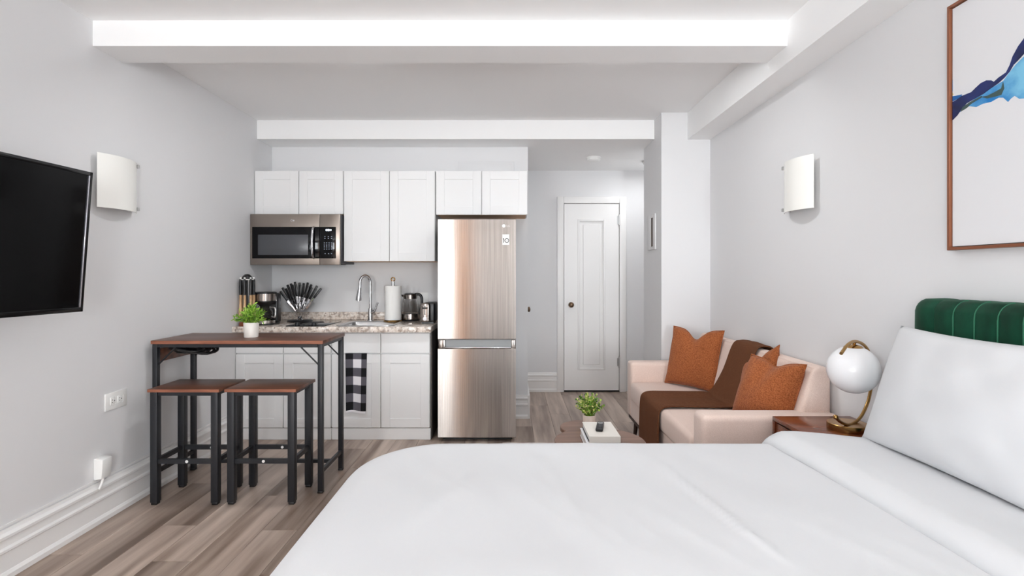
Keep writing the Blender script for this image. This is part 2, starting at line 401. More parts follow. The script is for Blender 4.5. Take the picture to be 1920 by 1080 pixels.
# ---------------------------------------------------------------- kitchen cabinets
def shaker(mb, x0, x1, z0, z1, yf, st=.072, th=.02, rec=.008):
    b_ = .0012
    mb.box(x0, x0 + st, yf, yf + th, z0, z1, b_, 1).box(x1 - st, x1, yf, yf + th, z0, z1, b_, 1)
    mb.box(x0 + st, x1 - st, yf, yf + th, z0, z0 + st, b_, 1).box(x0 + st, x1 - st, yf, yf + th, z1 - st, z1, b_, 1)
    mb.box(x0 + st, x1 - st, yf + rec, yf + th, z0 + st, z1 - st)
    i = .012
    mb.prism([(x0 + st, z0 + st), (x1 - st, z0 + st), (x1 - st, z1 - st), (x0 + st, z1 - st)], 'y', yf + rec - .0005, yf + th - .001)
    return mb
yb_ = YK - .001
YU = 4.608
def upper(x0, x1, z0, z1, label):
    t = thing('wall_cabinet', label, 'cabinet', ((x0 + x1) / 2, yb_, z0), 'white wall cabinets above the counter')
    part('cabinet_body', MB().box(x0, x1, YU + .021, yb_, z0 + .004, z1, .001, 1), CABW, t)
    part('cabinet_underside', MB().box(x0 + .012, x1 - .012, YU + .024, yb_ - .003, z0, z0 + .0035), UNDERW, t)
    xm = (x0 + x1) / 2
    for a, c in ((x0 + .003, xm - .003), (xm + .003, x1 - .003)):
        part('door', shaker(MB(), a, c, z0 + .001, z1 - .002, YU), CABW, t)
    return t
upper(XL + .002, -1.459, 1.852, 2.228, 'short white two-door cabinet directly above the microwave')
upper(-1.454, -.664, 1.445, 2.228, 'tall white two-door cabinet hanging above the sink')
upper(-.659, .134, 1.848, 2.228, 'short white two-door cabinet above the refrigerator')
YF = 4.29
def base(x0, x1, label, sink=False):
    t = thing('base_cabinet', label, 'cabinet', ((x0 + x1) / 2, YF, 0), 'white base cabinets under the counter')
    part('cabinet_body', MB().box(x0, x1, YF + .021, yb_, .1, .868, .001, 1), CABW, t)
    part('toe_kick', MB().box(x0, x1 + (.004 if sink else 0), YF + .006, YF + .02, .001, .094, .001, 1), CABW, t)
    xm = (x0 + x1) / 2
    for a, c in ((x0 + .003, xm - .003), (xm + .003, x1 - .003)):
        part('door', shaker(MB(), a, c, .1, .69, YF), CABW, t)
        part('drawer', MB().box(a, c, YF, YF + .02, .7, .858, .0015, 1), CABW, t)
    return t
BX = (XL + .002, -1.455, -1.451, -.66)
base(BX[0], BX[1], 'white base cabinet behind the bar table, below the cooktop')
bc = base(BX[2], BX[3], 'white base cabinet with the checked towel, beside the refrigerator', True)
part('end_panel', MB().box(BX[3] + .0005, BX[3] + .012, YF + .03, yb_, .001, .868), CABSIDE, bc)

# counter with a sink cut-out
cz0, cz1, cy = .87, .915, 4.235
sx0, sx1, sy0, sy1 = -1.40, -.99, 4.33, 4.71
ct = thing('countertop', 'speckled beige granite countertop running over both base cabinets', 'countertop', (-1.43, cy, cz0))
mb = MB(); x0, x1 = XL + .001, -.644; bv = .004
mb.box(x0, sx0, cy, YK - .001, cz0, cz1, bv).box(sx1, x1, cy, YK - .001, cz0, cz1, bv)
mb.box(sx0 - .001, sx1 + .001, cy, sy0, cz0, cz1, bv).box(sx0 - .001, sx1 + .001, sy1, YK - .001, cz0, cz1, bv)
part('counter_slab', mb, GRAN, ct)
part('backsplash', MB().box(x0, x1, YK - .022, YK - .001, cz1, .985, .003), GRAN, ct)
sk = thing('sink', 'stainless steel drop-in sink set in the granite counter below the faucet', 'sink', ((sx0 + sx1) / 2, (sy0 + sy1) / 2, cz1))
ring = []; mb = MB()
def rrect(cx, cy_, hx, hy, r, n=6):
    out = []
    for (sx, sy, a0) in ((1, 1, 0), (-1, 1, 90), (-1, -1, 180), (1, -1, 270)):
        for k in range(n + 1):
            a = math.radians(a0 + 90 * k / n); out.append((cx + sx * (hx - r) + r * math.cos(a), cy_ + sy * (hy - r) + r * math.sin(a)))
    return out
def loft(mb, loops):
    R = [[mb.bm.verts.new(p) for p in lp] for lp in loops]
    for a, b in zip(R, R[1:]):
        n = len(a)
        for i in range(n): mb.bm.faces.new((a[i], a[(i + 1) % n], b[(i + 1) % n], b[i]))
    return R
scx, scy, hx, hy = (sx0 + sx1) / 2, (sy0 + sy1) / 2, (sx1 - sx0) / 2, (sy1 - sy0) / 2
lp = []
for (e_, z, r) in ((.03, cz1 + .0006, .05), (.028, cz1 + .004, .05), (.008, cz1 + .004, .05), (-.004, cz1 - .002, .05), (-.01, cz1 - .02, .05), (-.02, cz1 - .13, .05), (-.05, cz1 - .15, .04)):
    lp.append([(x, y, z) for x, y in rrect(scx, scy, hx + e_ if e_ <= .0 else hx + e_, hy + e_, r)])
R = loft(mb, lp); mb.bm.faces.new(R[-1])
part('basin', mb, SATIN, sk)
part('drain', MB().lathe([(.0, .006), (.03, .006), (.04, .002), (.04, 0)], (scx, scy, cz1 - .152), 20), CHROME, sk)
fx, fy = -1.283, 4.83
fc = thing('faucet', 'tall chrome gooseneck faucet with pull-down head and side lever', 'faucet', (fx, fy, cz1))
part('base_flange', MB().lathe([(0, .012), (.024, .012), (.03, .004), (.03, 0)], (fx, fy, cz1)), CHROME, fc)
arc = [(fx, fy, cz1 + .01), (fx, fy, cz1 + .12), (fx, fy, cz1 + .30)]
dirv = Vector((-.85, -.5, 0)).normalized() * .046
for k in range(0, 13):
    a = PI * k / 12; arc.append(tuple(Vector((fx, fy, cz1 + .345)) + dirv * (1 - math.cos(a)) + Vector((0, 0, .06 * math.sin(a)))))
tip = Vector((fx, fy, cz1 + .3)) + dirv * 2.05; arc.append(tuple(tip))
mb = MB().cyl((fx, fy, cz1 + .005), (fx, fy, cz1 + .11), .022, .018).tube(arc, .0125, 14)
part('neck', mb, CHROME, fc)
tp2 = tip + dirv * .25 + Vector((0, 0, -.115))
part('spray_head', MB().tube([tip, tip + (tp2 - tip) * .3, tip + (tp2 - tip) * .75, tp2], [.0145, .018, .025, .026], 16).cyl(tp2, tp2 + Vector((0, 0, -.004)), .019), CHROME, fc)
part('lever', MB().tube(catmull([(fx + .015, fy - .01, cz1 + .075), (fx + .045, fy - .02, cz1 + .09), (fx + .06, fy - .02, cz1 + .13), (fx + .075, fy - .02, cz1 + .165)], 5), .0075, 10).cyl((fx, fy, cz1 + .07), (fx + .04, fy - .018, cz1 + .085), .016, .013), CHROME, fc)

# cooktop
cx0, cx1, cy0, cy1 = -1.81, -1.50, 4.262, 4.69
ck = thing('cooktop', 'narrow black glass two-burner cooktop set in the counter', 'cooktop', ((cx0 + cx1) / 2, (cy0 + cy1) / 2, cz1))
part('glass_plate', MB().box(cx0, cx1, cy0, cy1, cz1 + .0004, cz1 + .007, .002), BGLASS, ck)
for yy in (4.43, 4.58):
    part('burner', MB().lathe([(.055, 0), (.055, .0012), (.06, .0012), (.06, 0)], ((cx0 + cx1) / 2 - .02, yy, cz1 + .007), 32), GREY, ck)
for xx in (-1.735, -1.6):
    part('knob', MB().lathe([(0, .022), (.016, .022), (.018, .018), (.02, .0)], (xx, 4.31, cz1 + .007), 20).box(xx - .003, xx + .003, 4.294, 4.326, cz1 + .026, cz1 + .031), BLACK, ck)

# fridge
fx0, fx1, FY = -.589, .030, 4.237
fr = thing('refrigerator', 'tall stainless steel refrigerator with bottom freezer door', 'refrigerator', ((fx0 + fx1) / 2, 4.55, 0))
part('cabinet_body', MB().box(fx0 + .004, fx1 - .004, FY + .07, 4.86, .03, 1.765, .004), GREY, fr)
part('foot_plinth', MB().box(fx0 + .03, fx1 - .03, FY + .08, 4.84, 0, .03), BLACK, fr)
def curved_door(z0, z1, cut=None):
    mb = MB(); n = 24; bulge = .003
    def prof(u): return FY + bulge * (abs(2 * u - 1) ** 3)
    def row(z, dy=0): return [mb.bm.verts.new((fx0 + (fx1 - fx0) * i / n, prof(i / n) + dy, z)) for i in range(n + 1)]
    zs = [(z0, .006), (z0 + .006, 0), (z1 - .006, 0), (z1, .006)]
    rows = [row(z, dy) for z, dy in zs]
    yb = FY + .068
    back = [[mb.bm.verts.new((fx0 + (fx1 - fx0) * i / n, yb, z)) for i in range(n + 1)] for z in (z0, z1)]
    for a, c in zip(rows, rows[1:]):
        for i in range(n): mb.bm.faces.new((a[i], a[i + 1], c[i + 1], c[i]))
    for i in range(n):
        mb.bm.faces.new((rows[0][i], back[0][i], back[0][i + 1], rows[0][i + 1])); mb.bm.faces.new((rows[-1][i], rows[-1][i + 1], back[1][i + 1], back[1][i]))
        mb.bm.faces.new((back[0][i], back[1][i], back[1][i + 1], back[0][i + 1]))
    for i in (0, n): mb.bm.faces.new([r[i] for r in rows] + [back[1][i], back[0][i]])
    return mb
zs = .808
ud = part('upper_door', curved_door(zs + .006, 1.775), STEEL, fr)
hz0 = CH - (653 - 515) / 236
ld = part('lower_door', curved_door(.032, hz0), STEEL, fr)
hx0, hx1 = (834 - 960) / 236, (959 - 960) / 236
part('handle_recess', MB().box(fx0, fx1, FY + .035, FY + .066, hz0, zs + .003), M_('recess_grey', lin(150, 152, 152), .5, .3), fr)
part('door_edge', MB().box(fx0 + .0015, hx0, FY + .014, FY + .066, hz0 + .0003, zs, .003), STEEL, fr); part('door_edge', MB().box(hx1, fx1 - .0015, FY + .014, FY + .066, hz0 + .0003, zs, .003), STEEL, fr)
part('handle_lip', MB().box(hx0, hx1, FY + .0, FY + .03, hz0 + .0003, hz0 + .01, .003), CHROME, fr)
# sticker and mark on the upper door
def fpt(px, py): return ((px - 960) / 236, CH - (py - 515) / 236)
a, z1_ = fpt(942, 439.5); c, z0_ = fpt(955, 459)
ys = FY + .002
stk = part('sticker', MB().box(a, c, ys - .0025, ys + .004, z0_, z1_), WHITEP, fr); stk['label'] = 'white energy sticker reading 10'
ox, oz = fpt(950.3, 451)
mb = MB(); Rm = Matrix.Translation((ox, ys - .0032, oz)) @ Matrix.Rotation(PI / 2, 4, 'X')
mb.lathe([(.0125, 0), (.0185, 0), (.0185, .0006), (.0125, .0006), (.0125, 0)], seg=28, M=Rm).lathe([(0, .0006), (.003, .0006), (.003, 0)], seg=12, M=Rm)
qx, _ = fpt(944.4, 451)
mb.box(qx - .003, qx + .003, ys - .0032, ys - .0026, oz - .0185, oz + .0185).box(qx - .007, qx - .002, ys - .0032, ys - .0026, oz + .010, oz + .0165)
part('sticker_print', mb, BLACK, stk)
lx, lz = fpt(944.5, 423.5)
part('emblem', MB().lathe([(0, .0012), (.012, .0012), (.0135, 0)], seg=24, M=Matrix.Translation((lx, ys - .0008, lz)) @ Matrix.Rotation(PI / 2, 4, 'X')), WHITEP, fr)
lx2, _ = fpt(953, 423)
text_part('lettering', 'LG', .024, Matrix.Translation((lx2, ys - .001, lz)) @ Matrix.Rotation(PI / 2, 4, 'X'), M_('pale_lettering', lin(214, 208, 204), .4), fr)

# microwave
mx0, mx1, mz0, mz1, MY = XL + .003, -1.464, 1.412, 1.845, 4.53
mw = thing('microwave', 'stainless over-the-range microwave with black window and keypad', 'microwave', ((mx0 + mx1) / 2, 4.74, mz0))
part('housing', MB().box(mx0 + .002, mx1 - .001, MY + .035, YK - .002, mz0 + .012, mz1 - .001, .002), GREY, mw)
ms = 220.7
def mp_(px, py): return ((px - 960) / ms, CH - (py - 515) / ms)
split = mp_(599.5, 0)[0]
wa, wzt = mp_(473, 425.5); wb, wzb = mp_(594, 484.5)
dr = part('door', MB().box(mx0, split - .0015, MY, MY + .033, mz0, mz1, .004), STEELH, mw)
part('door_glass', MB().box(wa, split - .002, MY - .0025, MY + .004, wzb, wzt, .002), BGLASS, dr)
ia, iz1 = mp_(484, 440); ib, iz0 = mp_(578, 478)
part('mesh_window', MB().box(ia, ib, MY - .0035, MY + .002, iz0, iz1, .001), WIN, dr)
hxx = mp_(588.5, 0)[0]
part('handle', MB().tube(catmull([(hxx, MY + .002, wzt - .002), (hxx, MY - .03, wzt - .03), (hxx, MY - .042, (wzt + wzb) / 2), (hxx, MY - .03, wzb + .03), (hxx, MY + .002, wzb + .002)], 6), .011, 12), CHROME, dr)
pn = part('control_panel', MB().box(split + .001, mx1, MY, MY + .033, mz0, mz1, .004), STEELH, mw)
pa_ = split + .002; pb_ = mp_(630, 0)[0]
part('keypad', MB().box(pa_, pb_, MY - .0025, MY + .004, wzb, wzt, .002), BGLASS, pn)
mb = MB()
for (px, ww, hh) in ((613, .018, .014), (616.5, .012, .016), (620, .016, .012)):
    a_, z_ = mp_(px, 431.5); mb.box(a_ - ww / 2, a_ + ww / 2, MY - .0032, MY - .002, z_ - hh / 2, z_ + hh / 2, .002, 1)
part('clock_display', mb, DISP, pn)
mb = MB()
for (yy, xs) in ((443.5, (609.5, 616, 622)), (447, (609.5, 616, 622)), (455.5, (608.5, 612.8, 617.2, 622)), (459.5, (608.5, 612.8, 617.2, 622)), (463, (608.5, 612.8, 617.2, 622)), (467, (608.5, 612.8, 617.2, 622)), (475.5, (610, 616.4, 622))):
    for xx in xs:
        a_, z_ = mp_(xx, yy); mb.box(a_ - .0045, a_ + .0045, MY - .003, MY - .002, z_ - .003, z_ + .003)
part('key_marks', mb, KEY, pn)['kind'] = 'stuff'
ea, ez = mp_(548, 413.5)
part('emblem', MB().lathe([(.006, 0), (.009, 0), (.009, .001), (.006, .001), (.006, 0)], seg=20, M=Matrix.Translation((ea - .004, MY - .0002, ez)) @ Matrix.Rotation(PI / 2, 4, 'X')).box(ea + .009, ea + .018, MY - .001, MY + .001, ez - .006, ez + .006), CHROME, dr)
part('vent_grille', MB().box(mx0 + .15, mx0 + .36, MY + .05, MY + .3, mz0 + .004, mz0 + .0115, .002).box(mx0 + .44, mx0 + .72, MY + .05, MY + .3, mz0 + .004, mz0 + .0115, .002), BLACK, mw)

# access panel faintly showing above the right cabinet
solo('access_panel', MB().box(-.495, .02, YK - .012, YK - .0005, 2.235, 2.378, .003).box(-.47, -.005, YK - .015, YK - .01, 2.255, 2.355, .002), WALL, 'pale painted panel on the wall above the fridge cabinet', 'panel', (-.24, YK - .001, 2.3))
# smoke detector, sconces, outlets, wall slot
sd = thing('smoke_detector', 'round white smoke detector on the hall ceiling', 'detector', (.824, 5.385, ZB))
part('base_ring', MB().lathe([(0, 0), (.072, 0), (.072, -.012), (0, -.012)], (.824, 5.385, ZB - .0003), 32), WHITEP, sd)
part('cover', MB().lathe([(.066, -.012), (.066, -.03), (.055, -.04), (0, -.042)], (.824, 5.385, ZB - .0005), 32), WHITEP, sd)

# unseen lamps added as fill for the dim kitchen, sofa and hall
def add_fill_lamp(x, y, z, watts, label):
    t = thing('added_fill_lamp', label, 'fill lamp', (x, y, z), 'added fill lamps')
    part('canopy', MB().lathe([(0, 0), (.1, 0), (.1, -.014), (0, -.014)], (x, y, z - .0003), 32), SATIN, t)
    part('glass_dome', MB().lathe([(.094, -.014), (.09, -.028), (.07, -.038), (0, -.042)], (x, y, z - .0003), 32), OPAL, t)
    d = bpy.data.lights.new('fill_light', 'AREA'); d.shape = 'DISK'; d.size = .18; d.energy = watts; d.color = (.97, .985, 1.0)
    o = bpy.data.objects.new('fill_light', d); COL.objects.link(o); o.parent = t; o.location = (0, 0, -.046)
add_fill_lamp(-1.0, 3.17, ZC, 8, 'unseen fill lamp added behind the front beam on the kitchen side')
add_fill_lamp(.55, 3.17, ZC, 10, 'unseen fill lamp added behind the front beam on the sofa side')
add_fill_lamp(1.46, 5.56, ZB, 4, 'unseen fill lamp added in the hall behind the pier')

def sconce(wallx, side, yc, hw, label):
    z0, z1 = 1.69, 1.98
    t = thing('wall_sconce', label, 'wall light', (wallx, yc, (z0 + z1) / 2), 'wall sconces')
    def X(d): return wallx + side * d
    part('back_plate', MB().box(min(X(0), X(.02)), max(X(0), X(.02)), yc - .05, yc + .05, z0 + .07, z1 - .07, .003), SATIN, t)
    R_ = .27; half = math.asin(hw / R_); sag = R_ * (1 - math.cos(half))
    def P(a, z, r): return Vector((X(.018 + r * math.cos(a) - (R_ - sag) + .012), yc + r * math.sin(a), z))
    mb = MB(); n = 20; rows = []
    for (z, r) in ((z0, R_), (z1, R_), (z1, R_ - .006), (z0, R_ - .006)):
        rows.append([mb.bm.verts.new(P(-half + 2 * half * i / n, z, r)) for i in range(n + 1)])
    for k in range(4):
        a, c = rows[k], rows[(k + 1) % 4]
        for i in range(n): mb.bm.faces.new((a[i], a[i + 1], c[i + 1], c[i]))
    for i in (0, n): mb.bm.faces.new([r[i] for r in rows])
    part('glass_shade', mb, OPAL, t)
    for sy in (1,):
        for zz in (z0 + .012, z1 - .03):
            yy = yc + sy * (hw - .01)
            part('clip', MB().box(min(X(.0), X(.05)), max(X(.0), X(.05)), yy - .012, yy + .006, zz, zz + .02, .002), SATIN, t)
    return t
sconce(XL, 1, 2.975, .15, 'curved white glass wall sconce on the left wall beside the television')
sconce(XR, -1, 3.02, .155, 'curved white glass wall sconce on the right wall above the sofa')

ot = thing('wall_outlet', 'white duplex outlet on the left wall beside the bar stools', 'outlet', (XL, 2.994, .628))
part('cover_plate', MB().box(XL + .0003, XL + .007, 2.912, 3.076, .58, .676, .003), WHITEP, ot)
for yy in (2.967, 3.021):
    so = part('socket', MB().box(XL + .006, XL + .0095, yy - .02, yy + .02, .607, .649, .004), WHITEP, ot)
    part('socket_slots', MB().box(XL + .009, XL + .0101, yy - .01, yy - .004, .632, .636).box(XL + .009, XL + .0101, yy - .01, yy - .004, .619, .623).box(XL + .009, XL + .0101, yy + .006, yy + .011, .625, .631), BLACK, so)
ok = thing('wall_outlet', 'white outlet plate on the kitchen wall behind the kettle and toaster', 'outlet', (-.826, YK, 1.1))
part('cover_plate', MB().box(-.876, -.776, YK - .008, YK - .0005, 1.03, 1.165, .003), WHITEP, ok)
for zz in (1.07, 1.125): part('socket', MB().box(-.842, -.81, YK - .0105, YK - .007, zz - .02, zz + .02, .003), WHITEP, ok)
ad = thing('plug_adapter', 'small white plug-in adapter low on the left wall above the baseboard', 'adapter', (XL, 2.87, .27))
part('adapter_body', MB().prism([(XL + .0003, .2345), (XL + .045, .24), (XL + .052, .345), (XL + .0003, .35)], 'y', 2.835, 2.905, .006), WHITEP, ad)
part('cord', MB().tube(catmull([(XL + .026, 2.87, .24), (XL + .028, 2.865, .226), (XL + .034, 2.845, .205), (XL + .034, 2.83, .19)], 4), .006, 8), WHITEP, ad)
wp = thing('wall_panel', 'narrow white frame with a dark slot on the side of the pier', 'panel', (1.244, 4.745, 1.7))
px_ = 1.244
mb = MB()
mb.box(px_ - .012, px_ - .0003, 4.60, 4.668, 1.55, 1.86, .002).box(px_ - .012, px_ - .0003, 4.748, 4.86, 1.55, 1.86, .002)
mb.box(px_ - .012, px_ - .0003, 4.668, 4.748, 1.55, 1.578, .002).box(px_ - .012, px_ - .0003, 4.668, 4.748, 1.832, 1.86, .002)
part('frame', mb, WALL, wp)
part('slot', MB().box(px_ - .006, px_ - .0004, 4.668, 4.748, 1.578, 1.832), M_('slot_brown', lin(70, 56, 44), .5), wp)

# ---------------------------------------------------------------- things on the counter
# utensil carousel
ux, uy = -2.158, 4.345
uc = thing('utensil_carousel', 'utensil stand with black domed top and wooden base in the counter corner', 'utensil stand', (ux, uy, cz1))
part('base', MB().lathe([(0, 0), (.06, 0), (.062, .012), (.055, .03), (.02, .04), (0, .04)], (ux, uy, cz1 + .0005), 28), RWOOD, uc)
part('pole', MB().cyl((ux, uy, cz1 + .035), (ux, uy, 1.29), .007, seg=12), BLACK, uc)
part('dome', MB().lathe([(0, 1.335), (.018, 1.332), (.032, 1.32), (.04, 1.302), (.04, 1.296), (0, 1.296)], (ux, uy, 0), 24), BLACK, uc)
part('hook_ring', MB().lathe([(.03, 1.296), (.052, 1.293), (.054, 1.288), (.03, 1.285), (.03, 1.296)], (ux, uy, 0), 24), WHITEP, uc)
spots = sorted([2 * PI * k / 7 - PI / 2 + .1 for k in range(7)], key=lambda q: math.cos(q)); seen = {'front': 0, 'back': 0}
for a in spots:
    side_ = 'front' if math.sin(a) < .1 else 'back'; nth = ['first', 'second', 'third', 'fourth', 'fifth'][seen[side_]]; seen[side_] += 1; r = .05; x, y = ux + r * math.cos(a), uy + r * math.sin(a)
    t = thing('kitchen_utensil', 'black handled wooden utensil, %s from the left on the %s of the carousel' % (nth, side_), 'utensil', (x, y, 1.28), 'utensils on the carousel')
    part('handle', MB().tube([(x, y, 1.295), (x, y, 1.28), (x, y, 1.23), (x, y, 1.165)], [.007, .0095, .011, .01], 10), BLACK, t)
    part('wooden_end', MB().tube([(x, y, 1.166), (x, y, 1.10), (x, y, 1.05), (x, y, .99)], [.009, .0085, .013, .014], 10), LWOOD, t)
    part('hanging_loop', MB().ball((x, y, 1.302), .008, 8), WHITEP, t)

# coffee maker
mxc, myc = -2.045, 4.45
mxc = (498 - 960) / 224.7
cm = thing('coffee_maker', 'black and steel drip coffee maker with glass carafe', 'coffee maker', (mxc, myc, cz1))
part('base_plate', MB().box(mxc - .085, mxc + .085, myc - .09, myc + .09, cz1 + .0005, cz1 + .014, .006), BLACK, cm)
part('warming_base', MB().lathe([(.0, .038), (.082, .038), (.084, .034), (.084, .012), (0, .012)], (mxc, myc - .015, cz1), 36), STEEL, cm)
part('water_tower', MB().box(mxc - .08, mxc + .08, myc + .045, myc + .12, cz1 + .012, cz1 + .26, .012, 3), BLACK, cm)
part('brew_head', MB().lathe([(0, .165), (.06, .165), (.084, .19), (.084, .2), (0, .2)], (mxc, myc, cz1), 36), BLACK, cm)
part('steel_band', MB().lathe([(0, .199), (.0865, .199), (.0865, .258), (0, .258)], (mxc, myc, cz1), 40), STEEL, cm)
part('lid', MB().lathe([(.088, .257), (.088, .268), (.08, .272), (0, .273)], (mxc, myc, cz1), 36), BLACK, cm)
cf = part('carafe', MB().lathe([(0, .04), (.055, .04), (.066, .06), (.068, .1), (.05, .145), (.05, .155), (.046, .155), (.046, .143), (.064, .1), (.062, .062), (.053, .045), (0, .045)], (mxc, myc - .015, cz1), 32), GLASS, cm)
part('coffee', MB().lathe([(0, .046), (.05, .046), (.06, .065), (.061, .1), (0, .1)], (mxc, myc - .015, cz1), 28), M_('black_coffee', lin(18, 12, 10), .1), cf)
part('carafe_handle', MB().tube(catmull([(mxc + .05, myc - .03, cz1 + .145), (mxc + .095, myc - .04, cz1 + .14), (mxc + .1, myc - .04, cz1 + .1), (mxc + .095, myc - .04, cz1 + .065), (mxc + .066, myc - .03, cz1 + .07)], 5), .007, 10), SATIN, cf)

# cutlery fan: clear stand and black handled cutlery
qx, qy = -1.885, 4.74
st = thing('cutlery_stand', 'clear fan-shaped cutlery stand on a black base behind the cooktop', 'cutlery stand', (qx, qy, cz1))
part('stand_base', MB().lathe([(0, .0), (.105, 0), (.108, .006), (.1, .012), (0, .014)], (qx, qy, cz1 + .0005), 36), BLACK, st)
part('pedestal', MB().lathe([(0, .012), (.03, .012), (.016, .03), (.02, .045), (0, .045)], (qx, qy, cz1), 24), CHROME, st)
RB = .245
for yy in (qy - .028, qy + .028):
    mb = MB(); pts = [(qx, cz1 + .03)]
    for k in range(15):
        a = math.radians(42 + 96 * k / 14); pts.append((qx + .17 * math.cos(a), cz1 + .05 + .16 * math.sin(a)))
    mb.prism(pts, 'y', yy - .0015, yy + .0015); part('clear_panel', mb, GLASS, st)
def cutlery(kind):
    hd = MB().box(-.0105, .0105, -.006, .006, .105, .212, .005, 2)
    bl = MB()
    bl.box(-.0075, .0075, -.003, .003, .06, .107, .001, 1)
    if kind == 'table_knife': bl.prism([(-.004, .07), (.006, .07), (.008, .04), (.007, .0), (.002, -.01), (-.004, .0)], 'y', -.001, .001)
    elif kind == 'table_spoon': bl.ball((0, 0, .025), .03, 8, scale=(.5, .18, 1.05)).box(-.003, .003, -.002, .002, .05, .075)
    else:
        bl.prism([(-.004, .072), (.004, .072), (.011, .045), (.011, .03), (-.011, .03), (-.011, .045)], 'y', -.001, .001)
        for tx in (-.0095, -.0032, .0032, .0095): bl.box(tx - .0016, tx + .0016, -.001, .001, -.008, .031)
    return hd.mesh('handle', BLACK), bl.mesh('blade', CHROME)
kinds = ['table_knife', 'table_fork', 'table_spoon']; CM = {k_: cutlery(k_) for k_ in kinds}
ORD = ['first', 'second', 'third', 'fourth', 'fifth', 'sixth', 'seventh', 'eighth', 'ninth', 'tenth']
for row in range(2):
    for i in range(10):
        kd = kinds[(i + row) % 3]
        a = math.radians(-36 + 72 * (i + (.5 if row else 0)) / 9.5); yy = qy + (-.017 if row == 0 else .017)
        base_ = Vector((qx, yy, cz1 + .05)); d = Vector((math.sin(a), 0, math.cos(a)))
        t = thing(kd, 'black handled steel %s, %s from the left in the %s row of the cutlery fan' % (kd[6:], ORD[i], ('front', 'back')[row]), 'cutlery', base_ + d * (.058 + .018 * random.random() + .02 * row), kd.replace('_', ' ') + ' set in the fan stand')
        t.rotation_euler = (0, a, random.uniform(-.3, .3))
        for nm, me in zip(('handle', 'blade'), CM[kd]):
            o = bpy.data.objects.new(nm, me); COL.objects.link(o); o.parent = t

# paper towel
tx, ty = -1.057, 4.74
pt = thing('paper_towel_holder', 'paper towel roll on a copper based holder with a ring top', 'paper towel', (tx, ty, cz1))
part('holder_base', MB().lathe([(0, 0), (.082, 0), (.085, .005), (.08, .012), (0, .014)], (tx, ty, cz1 + .0005), 36), BRASS, pt)
part('roll', MB().lathe([(.02, .014), (.07, .014), (.0725, .017), (.0725, .312), (.07, .316), (.02, .316), (.02, .014)], (tx, ty, cz1), 40), PAPER, pt)
part('rod', MB().cyl((tx, ty, cz1 + .01), (tx, ty, cz1 + .36), .007, seg=12).cyl((tx, ty, cz1 + .316), (tx, ty, cz1 + .352), .012, seg=14), SATIN, pt)
part('ring', MB().tube([(tx + .016 * math.cos(2 * PI * k / 20), ty, cz1 + .374 + .016 * math.sin(2 * PI * k / 20)) for k in range(21)], .005, 8), BRASS, pt)
# kettle
kx, ky = -.916, 4.81
kt = thing('electric_kettle', 'glass electric kettle with steel base band and black lid', 'kettle', (kx, ky, cz1))
part('power_base', MB().lathe([(0, 0), (.08, 0), (.082, .012), (0, .016)], (kx, ky, cz1 + .0005), 36), BLACK, kt)
part('steel_band', MB().lathe([(0, .016), (.078, .016), (.08, .03), (.078, .062), (0, .062)], (kx, ky, cz1), 36), STEEL, kt)
part('glass_body', MB().lathe([(.077, .06), (.068, .14), (.058, .205), (.054, .205), (.064, .14), (.073, .06), (.077, .06)], (kx, ky, cz1), 36), GLASS, kt)
part('collar', MB().lathe([(.06, .198), (.062, .232), (.056, .238), (.056, .198), (.06, .198)], (kx, ky, cz1), 36).prism([(kx - .058, cz1 + .205), (kx - .085, cz1 + .234), (kx - .05, cz1 + .236)], 'y', ky - .014, ky + .014), STEEL, kt)
part('lid', MB().lathe([(0, .25), (.04, .249), (.057, .243), (.058, .234), (0, .234)], (kx, ky, cz1), 32), BLACK, kt)
part('handle', MB().tube(catmull([(kx + .045, ky - .01, cz1 + .238), (kx + .085, ky - .012, cz1 + .236), (kx + .106, ky - .015, cz1 + .2), (kx + .1, ky - .015, cz1 + .12), (kx + .078, ky - .01, cz1 + .06)], 5), .012, 10), BLACK, kt)
# toaster seen end-on
tx0, tx1, ty0, ty1 = -.779, -.655, 4.5, 4.72
ts = thing('toaster', 'compact steel and black toaster seen end-on beside the fridge', 'toaster', ((tx0 + tx1) / 2, ty0, cz1))
part('shell', MB().box(tx0 + .035, tx1, ty0 + .02, ty1, cz1 + .012, cz1 + .178, .014, 3), BLACK, ts)
part('end_plate', MB().box(tx0, tx1 - .035, ty0, ty1 - .01, cz1 + .012, cz1 + .174, .018, 3), STEEL, ts)
part('feet', MB().box(tx0 + .012, tx1 - .012, ty0 + .03, ty1 - .03, cz1 + .0005, cz1 + .013), BLACK, ts)
xm = (tx0 + tx1 - .035) / 2
part('lever', MB().box(xm - .004, xm + .004, ty0 - .002, ty0 + .004, cz1 + .075, cz1 + .155).box(xm - .022, xm + .022, ty0 - .02, ty0 - .001, cz1 + .128, cz1 + .14, .004), BLACK, ts)
part('knob', MB().cyl((xm, ty0 + .001, cz1 + .043), (xm, ty0 - .012, cz1 + .043), .016), CHROME, ts)

